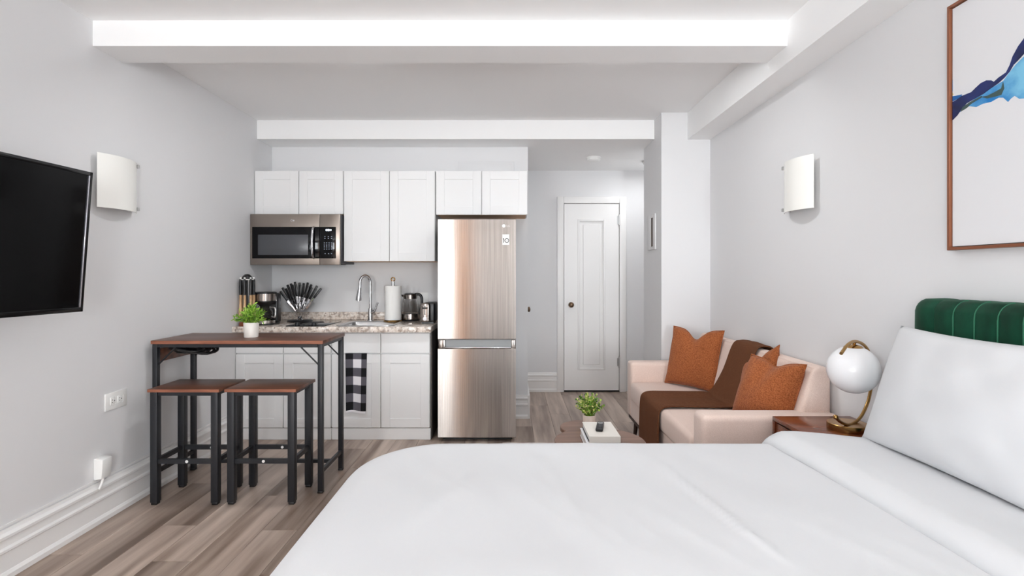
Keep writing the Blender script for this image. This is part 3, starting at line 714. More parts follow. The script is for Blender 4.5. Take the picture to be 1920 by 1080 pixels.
# checked towel over the cabinet door
tw = MB(); W0, W1 = -1.338, -1.166; cols = [0, .36, .75, 1.0]; ys_ = [0, .1, .245, .39, .535, .68, .825, .965, 1.0]
zt, zb = .698, .222
G = []
def tpt(u, v):
    x = W0 + (W1 - W0) * u + .008 * v * (1 - 2 * u)
    return Vector((x, YF - .008 - .004 * math.sin(u * 9 + v * 2) * v - .006 * v, zt + (zb - zt) * v + .006 * math.sin(u * 5) * v))
us = []
for a, c in zip(cols, cols[1:]): us += [a + (c - a) * k / 4 for k in range(4)]
us.append(1.0); vs_ = []
for a, c in zip(ys_, ys_[1:]): vs_ += [a + (c - a) * k / 3 for k in range(3)]
vs_.append(1.0)
V = [[tw.bm.verts.new(tpt(u, v)) for v in vs_] for u in us]; VB = [[tw.bm.verts.new(tpt(u, v) + Vector((0, .005, 0))) for v in vs_] for u in us]
for i in range(len(us) - 1):
    for j in range(len(vs_) - 1):
        ci, rj = i // 4, j // 3
        if rj == 7: mi = 2
        else:
            dk = (ci != 1) + (rj % 2 == 0); mi = {2: 0, 1: 1, 0: 2}[dk]
        f = tw.bm.faces.new((V[i][j], V[i][j + 1], V[i + 1][j + 1], V[i + 1][j])); f.material_index = mi
        f = tw.bm.faces.new((VB[i][j], VB[i + 1][j], VB[i + 1][j + 1], VB[i][j + 1])); f.material_index = mi
nU, nV = len(us) - 1, len(vs_) - 1
for i in range(nU):
    for j in (0, nV): tw.bm.faces.new((V[i][j], V[i + 1][j], VB[i + 1][j], VB[i][j]))
for j in range(nV):
    for i in (0, nU): tw.bm.faces.new((V[i][j], V[i][j + 1], VB[i][j + 1], VB[i][j]))
solo('dish_towel', tw, [TOWB, TOWG, TOWW], 'black and white buffalo-check dish towel hanging on a cabinet door', 'towel', (-1.25, YF - .01, zt))

# ---------------------------------------------------------------- bar table and stools
bx0, bx1, by0, by1, bz = -2.192, -1.147, 3.235, 3.66, .93
bt = thing('bar_table', 'narrow bar table with walnut top and black steel frame by the left wall', 'table', ((bx0 + bx1) / 2, (by0 + by1) / 2, 0))
part('tabletop', MB().box(bx0, bx1, by0, by1, bz - .022, bz, .002), [WD], bt)
part('edge_band', MB().box(bx0 + .001, bx1 - .001, by0 - .0012, by0 + .001, bz - .021, bz - .001), EDGEW, bt)
lw = .03; lx = (bx0 + .005, bx1 - .005 - lw); ly = (by0 + .006, by1 - .006 - lw)
for x in lx:
    for y in ly:
        lg = part('leg', MB().box(x, x + lw, y, y + lw, .012, bz - .0225, .002), IRON, bt)
        part('foot_cap', MB().box(x - .001, x + lw + .001, y - .001, y + lw + .001, 0, .0125, .002), BLACK, lg)
mb = MB()
for y in ly: mb.box(lx[0] + lw, lx[1], y, y + .02, bz - .0425, bz - .0227, .001, 1)
for x in lx: mb.box(x + .005, x + .025, ly[0] + lw, ly[1], bz - .0425, bz - .0227, .001, 1)
part('top_frame', mb, IRON, bt)
for x in lx: part('side_stretcher', MB().box(x + .005, x + .025, ly[0] + lw, ly[1], .115, .138, .001, 1), IRON, bt)
part('long_stretcher', MB().box(lx[0] + .025, lx[1] + .005, 3.44, 3.46, .115, .138, .001, 1), IRON, bt)
for y in ly:
    for x, s_ in ((lx[0] + lw, 1), (lx[1], -1)):
        part('corner_brace', MB().cyl((x - s_ * .002, y + .014, bz - .15), (x + s_ * .105, y + .014, bz - .043), .005, seg=8), IRON, bt)
part('side_board', MB().box(bx0 + .012, bx0 + .027, ly[0] + lw + .001, ly[1] - .001, .795, .875, .002), WD, bt)
cb = MB()
for k in range(5):
    z = .868 - .013 * (k % 2) - .01 * (k // 2); y = 3.33 + .02 * k
    pts = [(-2.13 + .11 * (1 - math.cos(a)) * .9 + .012 * k, y + .05 * math.sin(a) , z - .012 * math.sin(a * 2)) for a in [2 * PI * q / 18 for q in range(19)]]
    cb.tube(pts, .0085, 8)
cb.box(-2.12, -2.02, 3.36, 3.42, .832, .862, .008, 2)
solo('cable_bundle', cb, BLACK, 'coiled black cable bundle hanging under the left end of the bar table', 'cable', (-2.05, 3.38, .85))

def make_stool(label):
    t = thing('bar_stool', label, 'stool', (0, 0, 0), 'bar stools at the bar table')
    hx_, hy_ = .175, .127; lw = .02; zt = .67
    part('seat', MB().box(-.207, .207, -.152, .152, zt - .018, zt, .002), WD, t, local=True)
    part('seat_edge', MB().box(-.206, .206, -.1535, -.151, zt - .017, zt - .001), EDGEW, t, local=True)
    for x in (-hx_, hx_):
        for y in (-hy_, hy_):
            lg = part('leg', MB().box(x - lw, x + lw, y - lw, y + lw, .014, zt - .0185, .002), IRON, t, local=True)
            part('foot_cap', MB().box(x - lw + .003, x + lw - .003, y - lw + .003, y + lw - .003, 0, .0145, .003), BLACK, lg, local=True)
    mb = MB()
    for y in (-hy_, hy_): mb.box(-hx_ + lw, hx_ - lw, y - .01, y + .01, zt - .04, zt - .0187)
    for x in (-hx_, hx_): mb.box(x - .01, x + .01, -hy_ + lw, hy_ - lw, zt - .04, zt - .0187)
    part('seat_frame', mb, IRON, t, local=True)
    for y in (-hy_, hy_):
        st_ = part('stretcher', MB().box(-hx_ + lw, hx_ - lw, y - .01, y + .01, .235, .262, .001, 1), IRON, t, local=True)
        part('bolt', MB().cyl((.012, y - .0095, .249), (.012, y - .0125, .249), .0085, seg=12), WHITEP, st_, local=True)
    for x in (-hx_, hx_): part('stretcher', MB().box(x - .01, x + .01, -hy_ + lw, hy_ - lw, .235, .262, .001, 1), IRON, t, local=True)
    return t
s1 = make_stool('walnut seat bar stool nearest the left wall, at the bar table'); s1.location = (-1.893, 3.222, 0)
s2 = copy_tree(s1); s2['label'] = 'walnut seat bar stool further from the left wall, under the middle of the bar table'; s2.location = (-1.452, 3.227, 0)

# plants
def plant(name, label, c, pr, ph, potm, leafmat, n, R, H, lw_, ll, seed, up=.35):
    rnd = random.Random(seed); c = Vector(c)
    t = thing(name, label, 'plant', c)
    part('pot', MB().lathe([(0, 0), (pr * .9, 0), (pr * .93, .003), (pr, ph - .003), (pr - .002, ph), (pr - .006, ph), (pr - .008, ph - .012), (0, ph - .012)], c + Vector((0, 0, .0004)), 32), potm, t)
    part('soil', MB().lathe([(0, ph - .008), (pr - .008, ph - .0115)], c, 20), SOIL, t)
    mb = MB(); sb = MB()
    top = c + Vector((0, 0, ph - .01)); k = 0
    for _ in range(n // 9):
        a = rnd.uniform(0, 2 * PI); e_ = rnd.uniform(up, 1.5)
        d = Vector((math.cos(a) * math.cos(e_), math.sin(a) * math.cos(e_), math.sin(e_)))
        L = rnd.uniform(.7, 1.0); p0 = top + Vector((d.x, d.y, 0)) * pr * .5
        tip_ = p0 + Vector((d.x * R * L, d.y * R * L, d.z * H * L)); mid = (p0 + tip_) / 2 + Vector((0, 0, .012))
        crv = catmull([p0, mid, tip_], 5); sb.tube(crv[::2], .0012, 4)
        for q in range(9):
            p = crv[min(len(crv) - 1, 2 + q)] + Vector((rnd.uniform(-.006, .006), rnd.uniform(-.006, .006), rnd.uniform(-.004, .006)))
            ld = (d * .6 + Vector((rnd.gauss(0, .7), rnd.gauss(0, .7), rnd.gauss(.2, .5)))).normalized()
            sd_ = ld.cross(Vector((rnd.gauss(0, 1), rnd.gauss(0, 1), 1))).normalized(); nn = sd_.cross(ld)
            l_ = ll * rnd.uniform(.7, 1.2); w_ = lw_ * rnd.uniform(.8, 1.2)
            v = [p, p + ld * l_ * .35 + sd_ * w_ + nn * w_ * .3, p + ld * l_ * .75 + sd_ * w_ * .8 + nn * w_ * .25, p + ld * l_ - nn * w_ * .2,
                 p + ld * l_ * .75 - sd_ * w_ * .8 + nn * w_ * .25, p + ld * l_ * .35 - sd_ * w_ + nn * w_ * .3, p + ld * l_ * .5]
            vv = [mb.bm.verts.new(x) for x in v]
            for i in range(6): mb.bm.faces.new((vv[i], vv[(i + 1) % 6], vv[6]))
    part('stems', sb, LEAF1, t)['kind'] = 'stuff'
    part('foliage', mb, leafmat, t)['kind'] = 'stuff'
    return t
plant('potted_plant', 'bushy green plant in a white pot on the bar table', (-1.672, 3.42, bz), .046, .094, WHITEC, LEAF1, 460, .082, .135, .0038, .03, 3, .15)

# ---------------------------------------------------------------- television
tvc = Vector((-1.915, 2.405, 1.477))          # middle of the far edge
tv_w, tv_h = 1.12, .628
tv = thing('television', 'wall-mounted black flat screen television on the left wall, tilted downwards', 'television', tvc)
yv = Vector((.045, .998, 0)).normalized()        # along the screen, towards the kitchen
tilt = math.radians(4.4); nv = Vector((yv.y, -yv.x, 0)); zv = (Vector((0, 0, 1)) * math.cos(tilt) + nv * math.sin(tilt)).normalized(); nv = yv.cross(zv).normalized()
tv.matrix_world = Matrix.Translation(tvc) @ Matrix((yv, zv, nv)).transposed().to_4x4()
# local axes: x along the screen, y up, z out of the screen
def tvpart(name, mb, mat, par=tv): return part(name, mb, mat, par, local=True)
tvpart('rear_shell', MB().box(-tv_w + .01, -.01, -tv_h / 2 + .01, tv_h / 2 - .01, -.05, -.012, .008), TVB)
fm = MB(); bz_ = .017
fm.box(-tv_w, 0, tv_h / 2 - bz_, tv_h / 2, -.012, .004, .002).box(-tv_w, 0, -tv_h / 2, -tv_h / 2 + bz_ + .004, -.012, .004, .002)
fm.box(-tv_w, -tv_w + bz_, -tv_h / 2, tv_h / 2, -.012, .004, .002).box(-bz_, 0, -tv_h / 2, tv_h / 2, -.012, .004, .002)
tvpart('bezel', fm, TVB)
tvpart('screen', MB().box(-tv_w + bz_, -bz_, -tv_h / 2 + bz_, tv_h / 2 - bz_, -.01, .0005), SCREEN)
tvpart('edge_glint', MB().box(-bz_ - .003, -bz_ + .0025, -tv_h / 2 + bz_ + .004, tv_h / 2 - bz_, .0, .0048, .001, 1), M_('silver_glint', lin(220, 220, 230), .2, .8))  # bright strip standing in for the reflection along the bezel edge
tvpart('mount_arm', MB().box(-.64, -.56, -.05, .05, -.20, -.05), BLACK)
part('wall_plate', MB().box(XL + .0005, XL + .03, 1.70, 1.92, 1.37, 1.58, .004).box(XL + .03, -2.08, 1.78, 1.85, 1.44, 1.5), BLACK, None).parent = tv
tv.children[-1].matrix_parent_inverse = tv.matrix_world.inverted()

# ---------------------------------------------------------------- rug and coffee tables
solo('area_rug', MB().box(-.075, .80, 2.45, 4.2, .0008, .009, .003), RUGM, 'pale patterned area rug between the fridge and the coffee tables', 'rug', (.36, 3.3, 0))
def ctable(c, r, z, label, M=0):
    t = thing('coffee_table', label, 'table', (c[0], c[1], 0), 'nesting round coffee tables')
    part('tabletop', MB().lathe([(0, z), (r - .004, z), (r, z - .004), (r, z - .02), (r - .012, z - .024), (0, z - .024)], (c[0], c[1], 0), 56), CTW, t)
    for k in range(3):
        a = 2 * PI * k / 3 + .5
        p0 = (c[0] + r * .55 * math.cos(a), c[1] + r * .55 * math.sin(a), z - .0235); p1 = (c[0] + r * .8 * math.cos(a), c[1] + r * .8 * math.sin(a), .0095)
        part('leg', MB().cyl(p1, p0, .009, .015, 14), CTW, t)
    return t
ctable((.458, 3.33), .158, .38, 'smaller lower round wooden coffee table holding the plant')
ctable((.466, 2.83), .24, .45, 'larger round wooden coffee table holding the books')
plant('potted_plant', 'tall yellow-green plant in a blush pot on the smaller coffee table', (.482, 3.33, .38), .04, .075, PINKC, LEAF2, 620, .08, .158, .0058, .015, 11, .3)
def book(x0, x1, y0, y1, z0, z1, cov, cov2, label, rz=0):
    c = Vector(((x0 + x1) / 2, (y0 + y1) / 2, z0)); t = thing('book', label, 'book', c, rz=rz)
    w_, d_ = (x1 - x0) / 2, (y1 - y0) / 2; h = z1 - z0
    part('page_block', MB().box(-w_ + .004, w_ - .003, -d_ + .001, d_ - .003, .0035, h - .0035), PAPER, t, local=True)
    part('cover', MB().box(-w_, w_, -d_ , d_, h - .0033, h, .001, 1), cov, t, local=True)
    part('spine', MB().box(-w_, w_, -d_ - .002, -d_ + .0006, 0, h, .001, 1), cov, t, local=True)
    part('back_cover', MB().box(-w_, w_, -d_, d_, 0, .0033, .001, 1), cov2, t, local=True)
BKW = M_('book_cover_cream', lin(226, 221, 213), .5); BKD = M_('book_cover_black', lin(28, 26, 30), .5); BKG = M_('book_cover_white', lin(232, 233, 236), .5)
book(.372, .536, 2.66, 2.92, .4505, .492, BKG, BKG, 'white book lying under the cream book on the coffee table')
book(.384, .541, 2.655, 2.92, .493, .525, BKW, BKD, 'cream book with dark lower cover on top of the white book')
rm = thing('remote_control', 'small black remote control lying on the cream book', 'remote', (.462, 2.80, .525), rz=-.22)
part('remote_body', MB().box(-.019, .019, -.07, .07, .0005, .017, .006, 3), BLACK, rm, local=True)
part('remote_wheel', MB().lathe([(.008, .017), (.014, .017), (.014, .0185), (.008, .0185), (.008, .017)], (0, .035, 0), 20), SATIN, rm, local=True)
mb = MB()
for yy in (-.045, -.025, -.005, .012):
    for xx in (-.01, 0, .01): mb.cyl((xx, yy, .0165), (xx, yy, .0185), .003, seg=8)
part('buttons', mb, GREY, rm, local=True)['kind'] = 'stuff'

# ---------------------------------------------------------------- sofa
sX, sX1, sY0, sY1 = .943, 1.632, 2.64, 4.385
so = thing('sofa', 'blush pink two-seat sofa against the right wall', 'sofa', (1.29, 3.5, 0))
aw = .15
part('seat_base', MB().box(sX + .005, 1.6, sY0 + aw * .5, sY1 - aw * .5, .19, .345, .02, 3), SOFA, so)
part('seat_cushion', MB().box(sX - .008, 1.5, sY0 + aw + .002, sY1 - aw - .002, .335, .482, .035, 4), SOFA, so)
part('armrest', MB().box(sX, 1.64, sY1 - aw, sY1, .19, .632, .03, 4), SOFA, so)
part('armrest', MB().box(sX, 1.647, sY0, sY0 + aw, .19, .628, .03, 4), SOFA, so)
part('backrest', MB().prism([(1.40, .40), (1.54, .845), (1.565, .862), (1.615, .858), (1.632, .83), (1.635, .25), (1.42, .25)], 'y', sY0 + aw * .55, sY1 - .02, .022, 4), SOFA, so)
for x in (sX + .06, 1.56):
    for y in (sY0 + .1, sY1 - .1):
        part('leg', MB().cyl((x - (.02 if x < 1.2 else 0), y, .0), (x, y, .185), .012, .02, 12), DWOOD, so)
part('under_frame', MB().box(sX + .012, 1.6, sY0 + .02, sY1 - .02, .168, .19), DWOOD, so)

# throw blanket: a strip that follows the sofa's profile
prof = catmull([(1.643, 0, .72), (1.642, 0, .83), (1.615, 0, .872), (1.56, 0, .876), (1.525, 0, .845), (1.47, 0, .66), (1.40, 0, .515), (1.33, 0, .493), (1.1, 0, .494), (.985, 0, .494), (.935, 0, .475), (.922, 0, .42), (.92, 0, .3), (.917, 0, .16)], 8)
mb = MB(); nP = len(prof); nW = 14; F = []; Bk = []
for i, p in enumerate(prof):
    t0 = prof[min(i + 1, nP - 1)] - prof[max(i - 1, 0)]; nn = Vector((-t0.z, 0, t0.x)).normalized()
    if nn.dot(Vector((-.6, 0, 1))) < 0 and i > 4: nn = -nn
    if i <= 4: nn = Vector((1, 0, 0)) if nn.x >= 0 else -nn
    ra, rb = [], []
    for j in range(nW + 1):
        v = j / nW; s_ = i / nP
        y = 3.345 + (.46 - .17 * max(0, min(1, (.55 - s_) / .3))) * v + .012 * math.sin(s_ * 11 + 1) * (1 - v) + .01 * math.sin(s_ * 9) * v - (.03 * max(0, .35 - s_) * (1 - v)) * 3
        wv = .0018 * math.sin(v * 11 + s_ * 9) + .0018 * math.sin(v * 5 - s_ * 6) + .006 * noise.noise(Vector((v * 4, s_ * 7, 1)))
        q = p + Vector((0, y, 0)); ra.append(mb.bm.verts.new(q + nn * (.009 + wv) * (1 if i > 12 else .0 + .5))); rb.append(mb.bm.verts.new(q + nn * .001))
    F.append(ra); Bk.append(rb)
for i in range(nP - 1):
    for j in range(nW):
        mb.bm.faces.new((F[i][j], F[i][j + 1], F[i + 1][j + 1], F[i + 1][j])); mb.bm.faces.new((Bk[i][j], Bk[i + 1][j], Bk[i + 1][j + 1], Bk[i][j + 1]))
    for j in (0, nW): mb.bm.faces.new((F[i][j], F[i + 1][j], Bk[i + 1][j], Bk[i][j]))
for i in (0, nP - 1):
    for j in range(nW): mb.bm.faces.new((F[i][j], F[i][j + 1], Bk[i][j + 1], Bk[i][j]))
solo('throw_blanket', mb, THROW, 'brown knitted throw blanket draped over the middle of the pink sofa', 'blanket', (1.3, 3.57, .49), angle=70)

def cushion_mesh(W, H, Tk, chop=0.0, seed=0, n=26, pw_=.42, sag=.0, noise_amp=.006, ear=.075, taper=0.0, shear=0.0):
    mb = MB(); rows = []
    def pt(u, v, s):
        x = u * W / 2 * (1 - ear * (1 - v * v) * .9 * abs(u)); z = v * H / 2 * (1 - ear * (1 - u * u) * .9 * abs(v))
        k = max(0, (1 - u * u)) ** pw_ * max(0, (1 - v * v)) ** pw_
        th = Tk / 2 * k
        if chop: 
            g = math.exp(-(u / .33) ** 2) * max(0, (v + .1) / 1.1) ** 1.3; z -= chop * g; th *= (1 - .35 * g)
        w_ = noise.noise(Vector((u * 2.3 + seed, v * 2.3, s * 2 + seed))) * noise_amp * min(1, k * 1.6) * 2
        th *= 1 + sag * (-v); x *= 1 - taper * (v + 1) / 2; x += shear * H * (v + 1) / 2
        return Vector((x, s * (th + w_ * .5), z + H / 2))
    for s in (-1, 1):
        rows.append([[mb.bm.verts.new(pt(-1 + 2 * i / n, -1 + 2 * j / n, s)) for j in range(n + 1)] for i in range(n + 1)])
    for s in (0, 1):
        g = rows[s]
        for i in range(n):
            for j in range(n): mb.bm.faces.new((g[i][j], g[i + 1][j], g[i + 1][j + 1], g[i][j + 1]))
    return mb
def piping(W, H, chop, ear=.075, n=30, taper=0.0, shear=0.0):
    out = []
    def z_(u, v):
        x = u * W / 2 * (1 - ear * (1 - v * v) * .9 * abs(u)); z = v * H / 2 * (1 - ear * (1 - u * u) * .9 * abs(v))
        if chop: z -= chop * math.exp(-(u / .33) ** 2) * max(0, (v + .1) / 1.1) ** 1.3
        return Vector((x * (1 - taper * (v + 1) / 2) + shear * H * (v + 1) / 2, 0, z + H / 2))
    for a, c in (((-1, -1), (1, -1)), ((1, -1), (1, 1)), ((1, 1), (-1, 1)), ((-1, 1), (-1, -1))):
        for k in range(n): out.append(z_(a[0] + (c[0] - a[0]) * k / n, a[1] + (c[1] - a[1]) * k / n))
    out.append(out[0]); return out
def place_cushion(name, label, cat, mb, mat, bl, br, lean, roll=0, pipe=None, group=None, lean_dir=None):
    """bl, br: lower corners left and right as seen from the front; lean: backward lean in degrees"""
    bl, br = Vector(bl), Vector(br); x = (br - bl).normalized(); up = Vector((0, 0, 1)); bk = up.cross(x).normalized()
    a = math.radians(lean); z = (up * math.cos(a) + bk * math.sin(a)).normalized(); y = z.cross(x).normalized(); z = x.cross(y)
    if roll: 
        r = Matrix.Rotation(math.radians(roll), 3, y); x = r @ x; z = r @ z
    o = part(name, mb, mat, weld=.0005, angle=80); tag(o, label, cat, group)
    o.matrix_world = Matrix.Translation((bl + br) / 2) @ Matrix((x, y, z)).transposed().to_4x4()
    if pipe:
        p = part('piping', MB().tube(pipe, .0035, 6), mat, o, local=True)
    return o
g_ = 'rust cushions on the sofa'
place_cushion('throw_pillow', 'rust orange throw pillow with a dented top at the far end of the sofa', 'pillow', cushion_mesh(.45, .45, .14, .075, 1), RUST, (1.20, 4.17, .487), (1.445, 3.81, .487), 14, 0, piping(.45, .45, .075), g_)
place_cushion('throw_pillow', 'rust orange throw pillow in front, at the near end of the sofa', 'pillow', cushion_mesh(.43, .385, .20, .03, 5, pw_=.5, taper=.1, shear=.19), RUST, (1.315, 3.16, .487), (1.43, 2.80, .487), 10, 0, piping(.43, .385, .03, taper=.1, shear=.19), g_)
place_cushion('throw_pillow', 'rust orange throw pillow mostly hidden behind the near one', 'pillow', cushion_mesh(.40, .40, .12, .06, 9), RUST, (1.42, 3.33, .47), (1.42, 2.95, .52), 19, -17, piping(.40, .40, .06), g_)

# ---------------------------------------------------------------- nightstand and lamp
nx0, nx1, ny0, ny1, nz = 1.243, 1.615, 2.225, 2.547, .655
ns = thing('nightstand', 'reddish brown wooden nightstand between the bed and the sofa', 'nightstand', ((nx0 + nx1) / 2, (ny0 + ny1) / 2, 0))
part('top', MB().box(nx0, nx1, ny0, ny1, nz - .018, nz, .002), NSW, ns)
mb = MB().box(nx0 + .001, nx1, ny1 - .02, ny1, .12, nz - .0182).box(nx0 + .001, nx1, ny0, ny0 + .02, .12, nz - .0182).box(nx0 + .02, nx1, ny0 + .02, ny1 - .02, .12, .14)
mb.box(nx1 - .02, nx1, ny0 + .02, ny1 - .02, .14, nz - .0182)
part('carcass', mb, NSW, ns)
for z0, z1 in ((.145, .38), (.39, nz - .026)):
    d_ = part('drawer', MB().box(nx0 + .006, nx0 + .024, ny0 + .024, ny1 - .024, z0, z1, .002), NSW, ns)
    part('knob', MB().cyl((nx0 + .006, (ny0 + ny1) / 2, (z0 + z1) / 2), (nx0 - .012, (ny0 + ny1) / 2, (z0 + z1) / 2), .008, .012, 14), BRASS, d_)
for x in (nx0 + .03, nx1 - .03):
    for y in (ny0 + .03, ny1 - .03): part('leg', MB().cyl((x, y, 0), (x, y, .12), .011, .017, 12), NSW, ns)
lx_, ly_ = 1.466, 2.33
lm = thing('table_lamp', 'brass table lamp with white glass globe on the nightstand', 'lamp', (lx_, ly_, nz))
part('base', MB().lathe([(0, 0), (.079, 0), (.08, .002), (.08, .026), (.078, .028), (0, .028)], (lx_, ly_, nz + .0004), 48), BRASS, lm)
GC = Vector((1.491, 2.33, .916)); GR = .1035
part('globe_shade', MB().ball(GC, GR, 24), GLOBE, lm)
arm = [at(1567, 782, 2.25), at(1576, 791, 2.265), at(1592, 796, 2.30), at(1612, 784, 2.345), at(1626, 757, 2.385), at(1632, 733, 2.40), at(1636, 700, 2.41), at(1632, 668, 2.40), at(1621, 648, 2.37), at(1604, 640, 2.32), at(1590, 646, 2.265), at(1577, 663, 2.215)]
part('curved_arm', MB().tube(catmull(arm, 6), .0068, 12).ball(arm[0], .0105, 10), BRASS, lm)
bp = arm[2]
part('stem', MB().cyl((bp.x, bp.y, nz + .026), (bp.x, bp.y, bp.z), .006, seg=12), BRASS, lm)
gt = arm[9]
part('globe_cap', MB().lathe([(0, .01), (.01, .01), (.034, .002), (.042, -.008), (0, -.008)], (GC.x, GC.y, GC.z + GR - .004), 32).cyl((GC.x, GC.y, GC.z + GR), (gt.x, gt.y, gt.z), .006, seg=12), BRASS, lm)

# ---------------------------------------------------------------- bed
bd = thing('bed', 'bed with a tall channel-tufted green velvet headboard', 'bed', (.5, 1.35, 0))
part('mattress', MB().box(-.42, 1.52, .62, 2.08, .30, .55, .05, 3), SHEET, bd)
part('bed_frame', MB().box(-.40, 1.53, .64, 2.06, .14, .295, .015, 2), VELVET, bd)
for x in (-.34, 1.45):
    for y in (.7, 2.0): part('leg', MB().cyl((x, y, 0), (x, y, .142), .02, .025, 14), DWOOD, bd)
hb_z, hx_f, hx_b = 1.243, 1.535, 1.632
hY1 = 2.12; hY0 = .55
hb = part('headboard', MB().box(hx_f + .035, hx_b, hY0 + .05, hY1 - .05, .15, hb_z - .02, .01), VELVET, bd)
def channel(y0, y1, end=0):
    mb = MB(); nu, nv_ = 10, 10; dep = .05
    def fn(u, v):
        # u across the channel, v along: rises, then rolls over the top
        y = y0 + (y1 - y0) * u
        if end: puff = .010 * math.sin(PI * u) ** .6; endr = u ** 2.6 if end > 0 else (1 - u) ** 2.6
        else: puff = .005 * math.sin(PI * u) ** .5; endr = 0
        xf = hx_f - puff + endr * .085; zt_ = hb_z - .004 + puff * .35 - endr * .0
        cr = .05
        if end: zt_ -= (.055 * (u if end > 0 else 1 - u) ** 5)
        if v < .6: return Vector((xf, y, .15 + (zt_ - cr - .15) * v / .6))
        a = (v - .6) / .4 * PI / 2
        wd_ = max(.004, hx_b - xf); c_ = min(cr, wd_)
        if v >= .9999: return Vector((hx_b, y, zt_))
        return Vector((xf + c_ * (1 - math.cos(a)), y, zt_ - cr + cr * math.sin(a)))
    mb.grid(fn, nu, 14)
    return mb
ed = [1.94 - .0853 * k for k in range(0, 15)]
part('channel', channel(1.94, hY1, 1), VELVET, hb, angle=60)
for a, c in zip(ed, ed[1:]): part('channel', channel(c, a), VELVET, hb, angle=60)
part('channel', channel(hY0, ed[-1], -1), VELVET, hb, angle=60)
SEAM_HL = M_('green_velvet_seam_highlight', lin(44, 104, 78), .5, spec=.3)  # paler green puts the light caught by the ridges into the seam colour
for y_ in ed[1:]:
    pts = [(hx_f - .001, y_, .2), (hx_f - .001, y_, hb_z - .06)] + [(hx_f - .001 + .05 * (1 - math.cos(a_)), y_ - .004 * math.sin(a_), hb_z - .056 + .052 * math.sin(a_)) for a_ in [k * PI / 12 for k in range(1, 7)]]
    part('seam', MB().tube(pts, .0028, 6), SEAM_HL, hb)

# duvet: concentric loops of a rounded rectangle, flat on top, rolled over the edge, hanging at the sides
dxa, dxb, dya, dyb = -.585, 1.50, .50, 2.165; zT = .675
cx_, cy_ = (dxa + dxb) / 2, (dya + dyb) / 2; ha, hb2 = (dxb - dxa) / 2, (dyb - dya) / 2
def rloop(e_, z, wob=0, NS=70, NC=14, r0=.34):
    a, c = ha - e_, hb2 - e_; r = max(r0 - e_, 0.0005); r = min(r, a, c)
    out = []; k = 0
    segs = [((a, -(c - r)), (a, c - r)), ((a - r, c), (-(a - r), c)), ((-a, c - r), (-a, -(c - r))), ((-(a - r), -c), (a - r, -c))]
    cen = [((a - r, c - r), 0), ((-(a - r), c - r), 90), ((-(a - r), -(c - r)), 180), ((a - r, -(c - r)), 270)]
    for (s_, (cc, a0)) in zip(segs, cen):
        for i in range(NS): out.append((s_[0][0] + (s_[1][0] - s_[0][0]) * i / NS, s_[0][1] + (s_[1][1] - s_[0][1]) * i / NS))
        for i in range(NC):
            an = math.radians(a0 + 90 * i / NC); out.append((cc[0] + r * math.cos(an), cc[1] + r * math.sin(an)))
    res = []
    for i, (x, y) in enumerate(out):
        d_ = Vector((x, y, 0)); 
        X, Y, Z = cx_ + x, cy_ + y, z
        if wob:
            ph_ = i / len(out) * 2 * PI; q = wob * (math.sin(ph_ * 13) * .6 + math.sin(ph_ * 29 + 1) * .4)
            nrm = d_.normalized(); X += nrm.x * q; Y += nrm.y * q
        res.append(Vector((X, Y, Z)))
    return res
def wrinkle(p):
    a = noise.noise(Vector((p.x * 1.5, p.y * 2.4, .3))) * .010
    a += noise.noise(Vector((p.x * 5 + p.y * 2, p.y * 1.2, 3.1))) * .004
    b_ = noise.noise(Vector((p.x * 9 + p.y * 4, p.y * 2.2, 7.7))); a += -abs(b_) * .004
    for (x0_, y0_, x1_, y1_, h_) in ((.50, 1.9, .62, 1.2, .009), (-.1, 1.75, -.35, 1.3, .004), (.12, 1.9, .2, 1.25, .004)):
        A = Vector((x0_, y0_)); B = Vector((x1_, y1_)); P = Vector((p.x, p.y)); t_ = max(0, min(1, (P - A).dot(B - A) / (B - A).length_squared))
        dd = (P - (A + (B - A) * t_)).length; a += h_ * math.exp(-(dd / .012) ** 2) * math.sin(PI * t_) ** .5
    return a
mb = MB(); loops = []
for z, wv in ((.16, .03), (.3, .022), (.42, .014), (.52, .005)): loops.append(rloop(-.015 + .0, z, wv))
RR = .11
for k in range(0, 10):
    a = PI / 2 * k / 9; loops.append(rloop(RR * (1 - math.cos(a)), zT - RR + RR * math.sin(a)))
e_ = RR + .03
while e_ < hb2 - .01: loops.append(rloop(e_, zT)); e_ += .022
loops.append(rloop(hb2 - .0006, zT))
for i, lp in enumerate(loops):
    if i >= 8:
        f_ = min(1, (i - 7) / 8)
        for p in lp: p.z += wrinkle(p) * f_
R = loft(mb, loops)
last = R[-1]; n_ = len(last)
solo('duvet', mb, SHEET, 'large plain white duvet covering the bed', 'duvet', (.5, 1.35, zT), weld=.004, angle=80)
# folded-back band of the duvet near the pillows
mb = MB()
def fold(u, v, top=True):
    # u across the band (x), v along the bed's width (y)
    y = .52 + (2.175 - .52) * v
    x0_ = .985 + .03 * math.sin(v * 3.1) + .05 * (1 - v); x1_ = 1.47
    x = x0_ + (x1_ - x0_) * u
    h = .05 * (min(1, u / .12) ** .5) * (1 - .7 * max(0, (u - .25) / .75))
    z = zT + h + .004 * noise.noise(Vector((x * 6, y * 3, 2)))
    ed_ = (2.175 - y)
    if ed_ < .13: z -= .13 - math.sqrt(max(0, .13 ** 2 - (.13 - ed_) ** 2))
    return Vector((x, y, z))
NU, NV = 30, 60
tg = [[fold(i / NU, j / NV) for j in range(NV + 1)] for i in range(NU + 1)]
V1 = [[mb.bm.verts.new(p) for p in r] for r in tg]
V2 = [[mb.bm.verts.new(Vector((p.x + (.015 if i == 0 else 0), p.y, min(p.z, zT + .012 if j < NV else p.z) - (.016 if 0 < j < NV else .016)))) for j, p in enumerate(r)] for i, r in enumerate(tg)]
